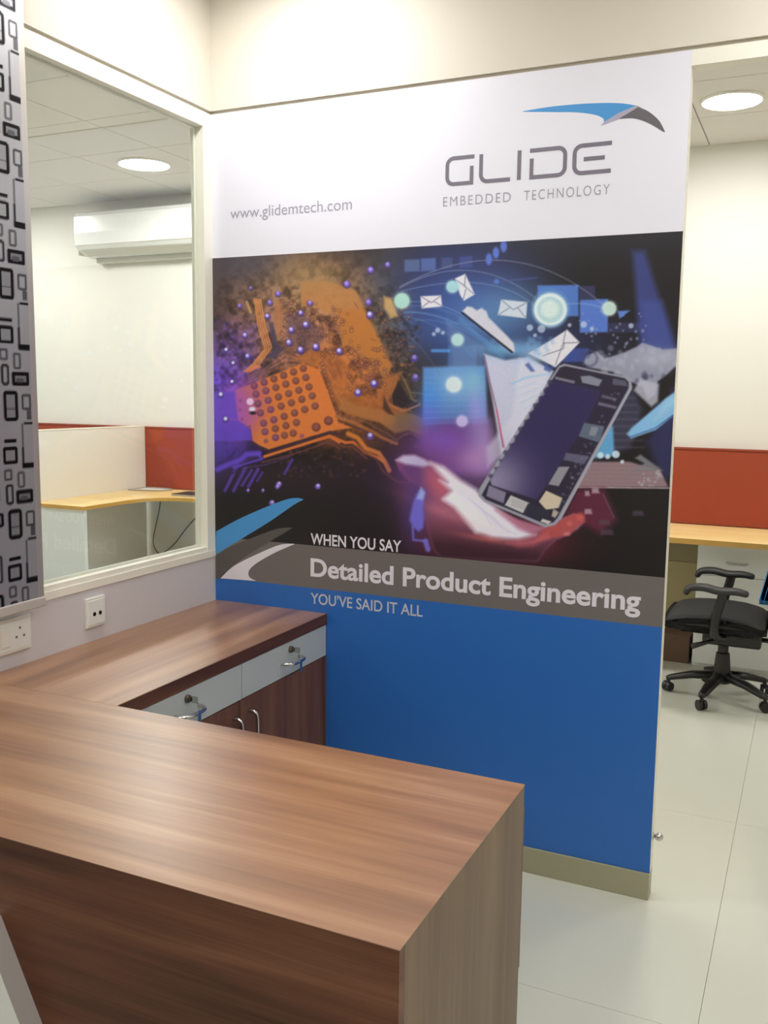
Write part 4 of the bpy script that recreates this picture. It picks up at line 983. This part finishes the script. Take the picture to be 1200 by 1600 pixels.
# ------------------------------------------------------------------ office chair, facing left
CX, CY = 1.555, 2.085
ch = thing('office_chair', (CX, CY, 0), 'black swivel chair with armrests and five castors at the straight desk', 'chair')
def soft(name, c, s, bev, m, parent, fn=None, cuts=0, seg=4):
    bm = bmesh.new(); bmesh.ops.create_cube(bm, size=1)
    if cuts: bmesh.ops.subdivide_edges(bm, edges=bm.edges, cuts=cuts, use_grid_fill=True)
    for v in bm.verts: v.co = Vector((v.co.x*s[0], v.co.y*s[1], v.co.z*s[2]))
    es = [e for e in bm.edges if len(e.link_faces) == 2 and e.calc_face_angle(0) > 1.0]
    bmesh.ops.bevel(bm, geom=es, offset=bev, segments=seg, profile=0.5, affect='EDGES')
    for v in bm.verts:
        if fn: v.co = fn(v.co)
        v.co += Vector(c)
    return from_bm(name, bm, m, parent, smooth=True)
def seatfn(v):
    k = (v.y/0.24)**2; x = v.x
    w_ = 1-0.28*(x/0.235)**4
    z = v.z - (0.040 if v.z > 0 else -0.004)*abs(x/0.235)**3 - 0.010*k + 0.008
    return Vector((x, v.y*(0.82+0.18*w_), z))
soft('seat', (1.520, CY, 0.412), (0.47, 0.47, 0.086), 0.038, m_seat, ch, seatfn, cuts=7)
soft('seat_shell', (1.535, CY, 0.366), (0.34, 0.36, 0.022), 0.009, m_black, ch, cuts=3)
soft('tilt_mechanism', (1.595, CY, 0.318), (0.27, 0.17, 0.072), 0.014, m_black, ch)
tube('tilt_lever', [(1.57, CY-0.05, 0.325), (1.50, CY-0.17, 0.318), (1.43, CY-0.22, 0.30)], [0.008, 0.009, 0.014], m_black, ch)
cyl('gas_lift', (CX, CY, 0.25), 0.025, 0.12, m_black, ch, n=20)
cyl('column_sleeve', (CX, CY, 0.165), 0.044, 0.13, m_black, ch, n=24, r2=0.032, bev=0.004)
cyl('hub', (CX, CY, 0.105), 0.050, 0.05, m_black, ch, n=24, bev=0.006)
for k in range(5):
    a = R(183+72*k); ca, sa = math.cos(a), math.sin(a)
    tube('base_leg', [(CX+ca*0.03, CY+sa*0.03, 0.112), (CX+ca*0.14, CY+sa*0.14, 0.100), (CX+ca*0.24, CY+sa*0.24, 0.074), (CX+ca*0.262, CY+sa*0.262, 0.068)], [0.036, 0.031, 0.023, 0.015], m_black, ch, n=10, sx=1.0, sy=0.62)
    bx_, by_ = CX+ca*0.252, CY+sa*0.252
    bm = bmesh.new(); cyl_bm(bm, (bx_, by_, 0.062), 0.006, 0.03, n=10)
    d = Vector((math.cos(a+0.9), math.sin(a+0.9), 0)); n_ = Vector((-d.y, d.x, 0))
    for s in (-1, 1):
        c0 = Vector((bx_, by_, 0.0255))+n_*0.012*s
        g = bmesh.ops.create_cone(bm, cap_ends=True, segments=20, radius1=0.0252, radius2=0.0225, depth=0.017,
            matrix=Matrix.Translation(c0) @ n_.to_track_quat('Z', 'Y').to_matrix().to_4x4())
    bbox_bm(bm, bx_-0.010, bx_+0.010, by_-0.010, by_+0.010, 0.028, 0.056, 0.004)
    bmesh.ops.recalc_face_normals(bm, faces=bm.faces)
    from_bm('caster', bm, m_black, ch, smooth=False)
for s, zo in ((-1, 0.0), (1, 0.0)):
    yy = CY+s*0.235
    ar = tube('armrest_post', smoothpath([(1.565, CY+s*0.12, 0.350), (1.545, CY+s*0.21, 0.352), (1.525, yy, 0.385), (1.530, yy, 0.46), (1.548, yy, 0.53), (1.555, yy, 0.572)], 4), 0.019, m_black, ch, n=12, sx=1.3, sy=0.75)
    P = smoothpath([(1.392, yy, 0.565), (1.410, yy, 0.587), (1.470, yy, 0.594), (1.540, yy, 0.583), (1.610, yy, 0.587), (1.655, yy, 0.580)], 5)
    rr_ = [0.021+0.005*math.sin(math.pi*i/(len(P)-1)) for i in range(len(P))]
    bm = bmesh.new(); tube_bm(bm, P, rr_, 14, sx=1.45, sy=0.72)
    for q in (P[0], P[-1]): bmesh.ops.create_uvsphere(bm, u_segments=14, v_segments=10, radius=0.0205, matrix=Matrix.Translation(q) @ Matrix.Diagonal((0.7, 1.42, 0.74, 1)))
    from_bm('armrest_pad', bm, m_pad, ar, smooth=True)
tube('back_bracket', smoothpath([(1.60, CY, 0.325), (1.70, CY, 0.315), (1.80, CY, 0.318), (1.835, CY, 0.35), (1.846, CY, 0.45), (1.850, CY, 0.60)], 4), 0.015, m_black, ch, n=10, sx=2.0, sy=0.7)
def backfn(v):
    z = v.z; return Vector((v.x+0.20*(z+0.2)-0.24*v.y**2, v.y*(1-0.25*max(0, z/0.3)**2), z))
bk = soft('backrest', (1.757, CY, 0.81), (0.05, 0.43, 0.56), 0.024, m_bluef, ch, backfn, cuts=7)
bk['label'] = 'blue backrest'
soft('back_shell', (1.800, CY, 0.79), (0.022, 0.36, 0.46), 0.009, m_black, ch, backfn, cuts=7)
tube('back_bolt_bar', [(1.850, CY, 0.60), (1.822, CY, 0.68)], 0.02, m_black, ch, n=10)
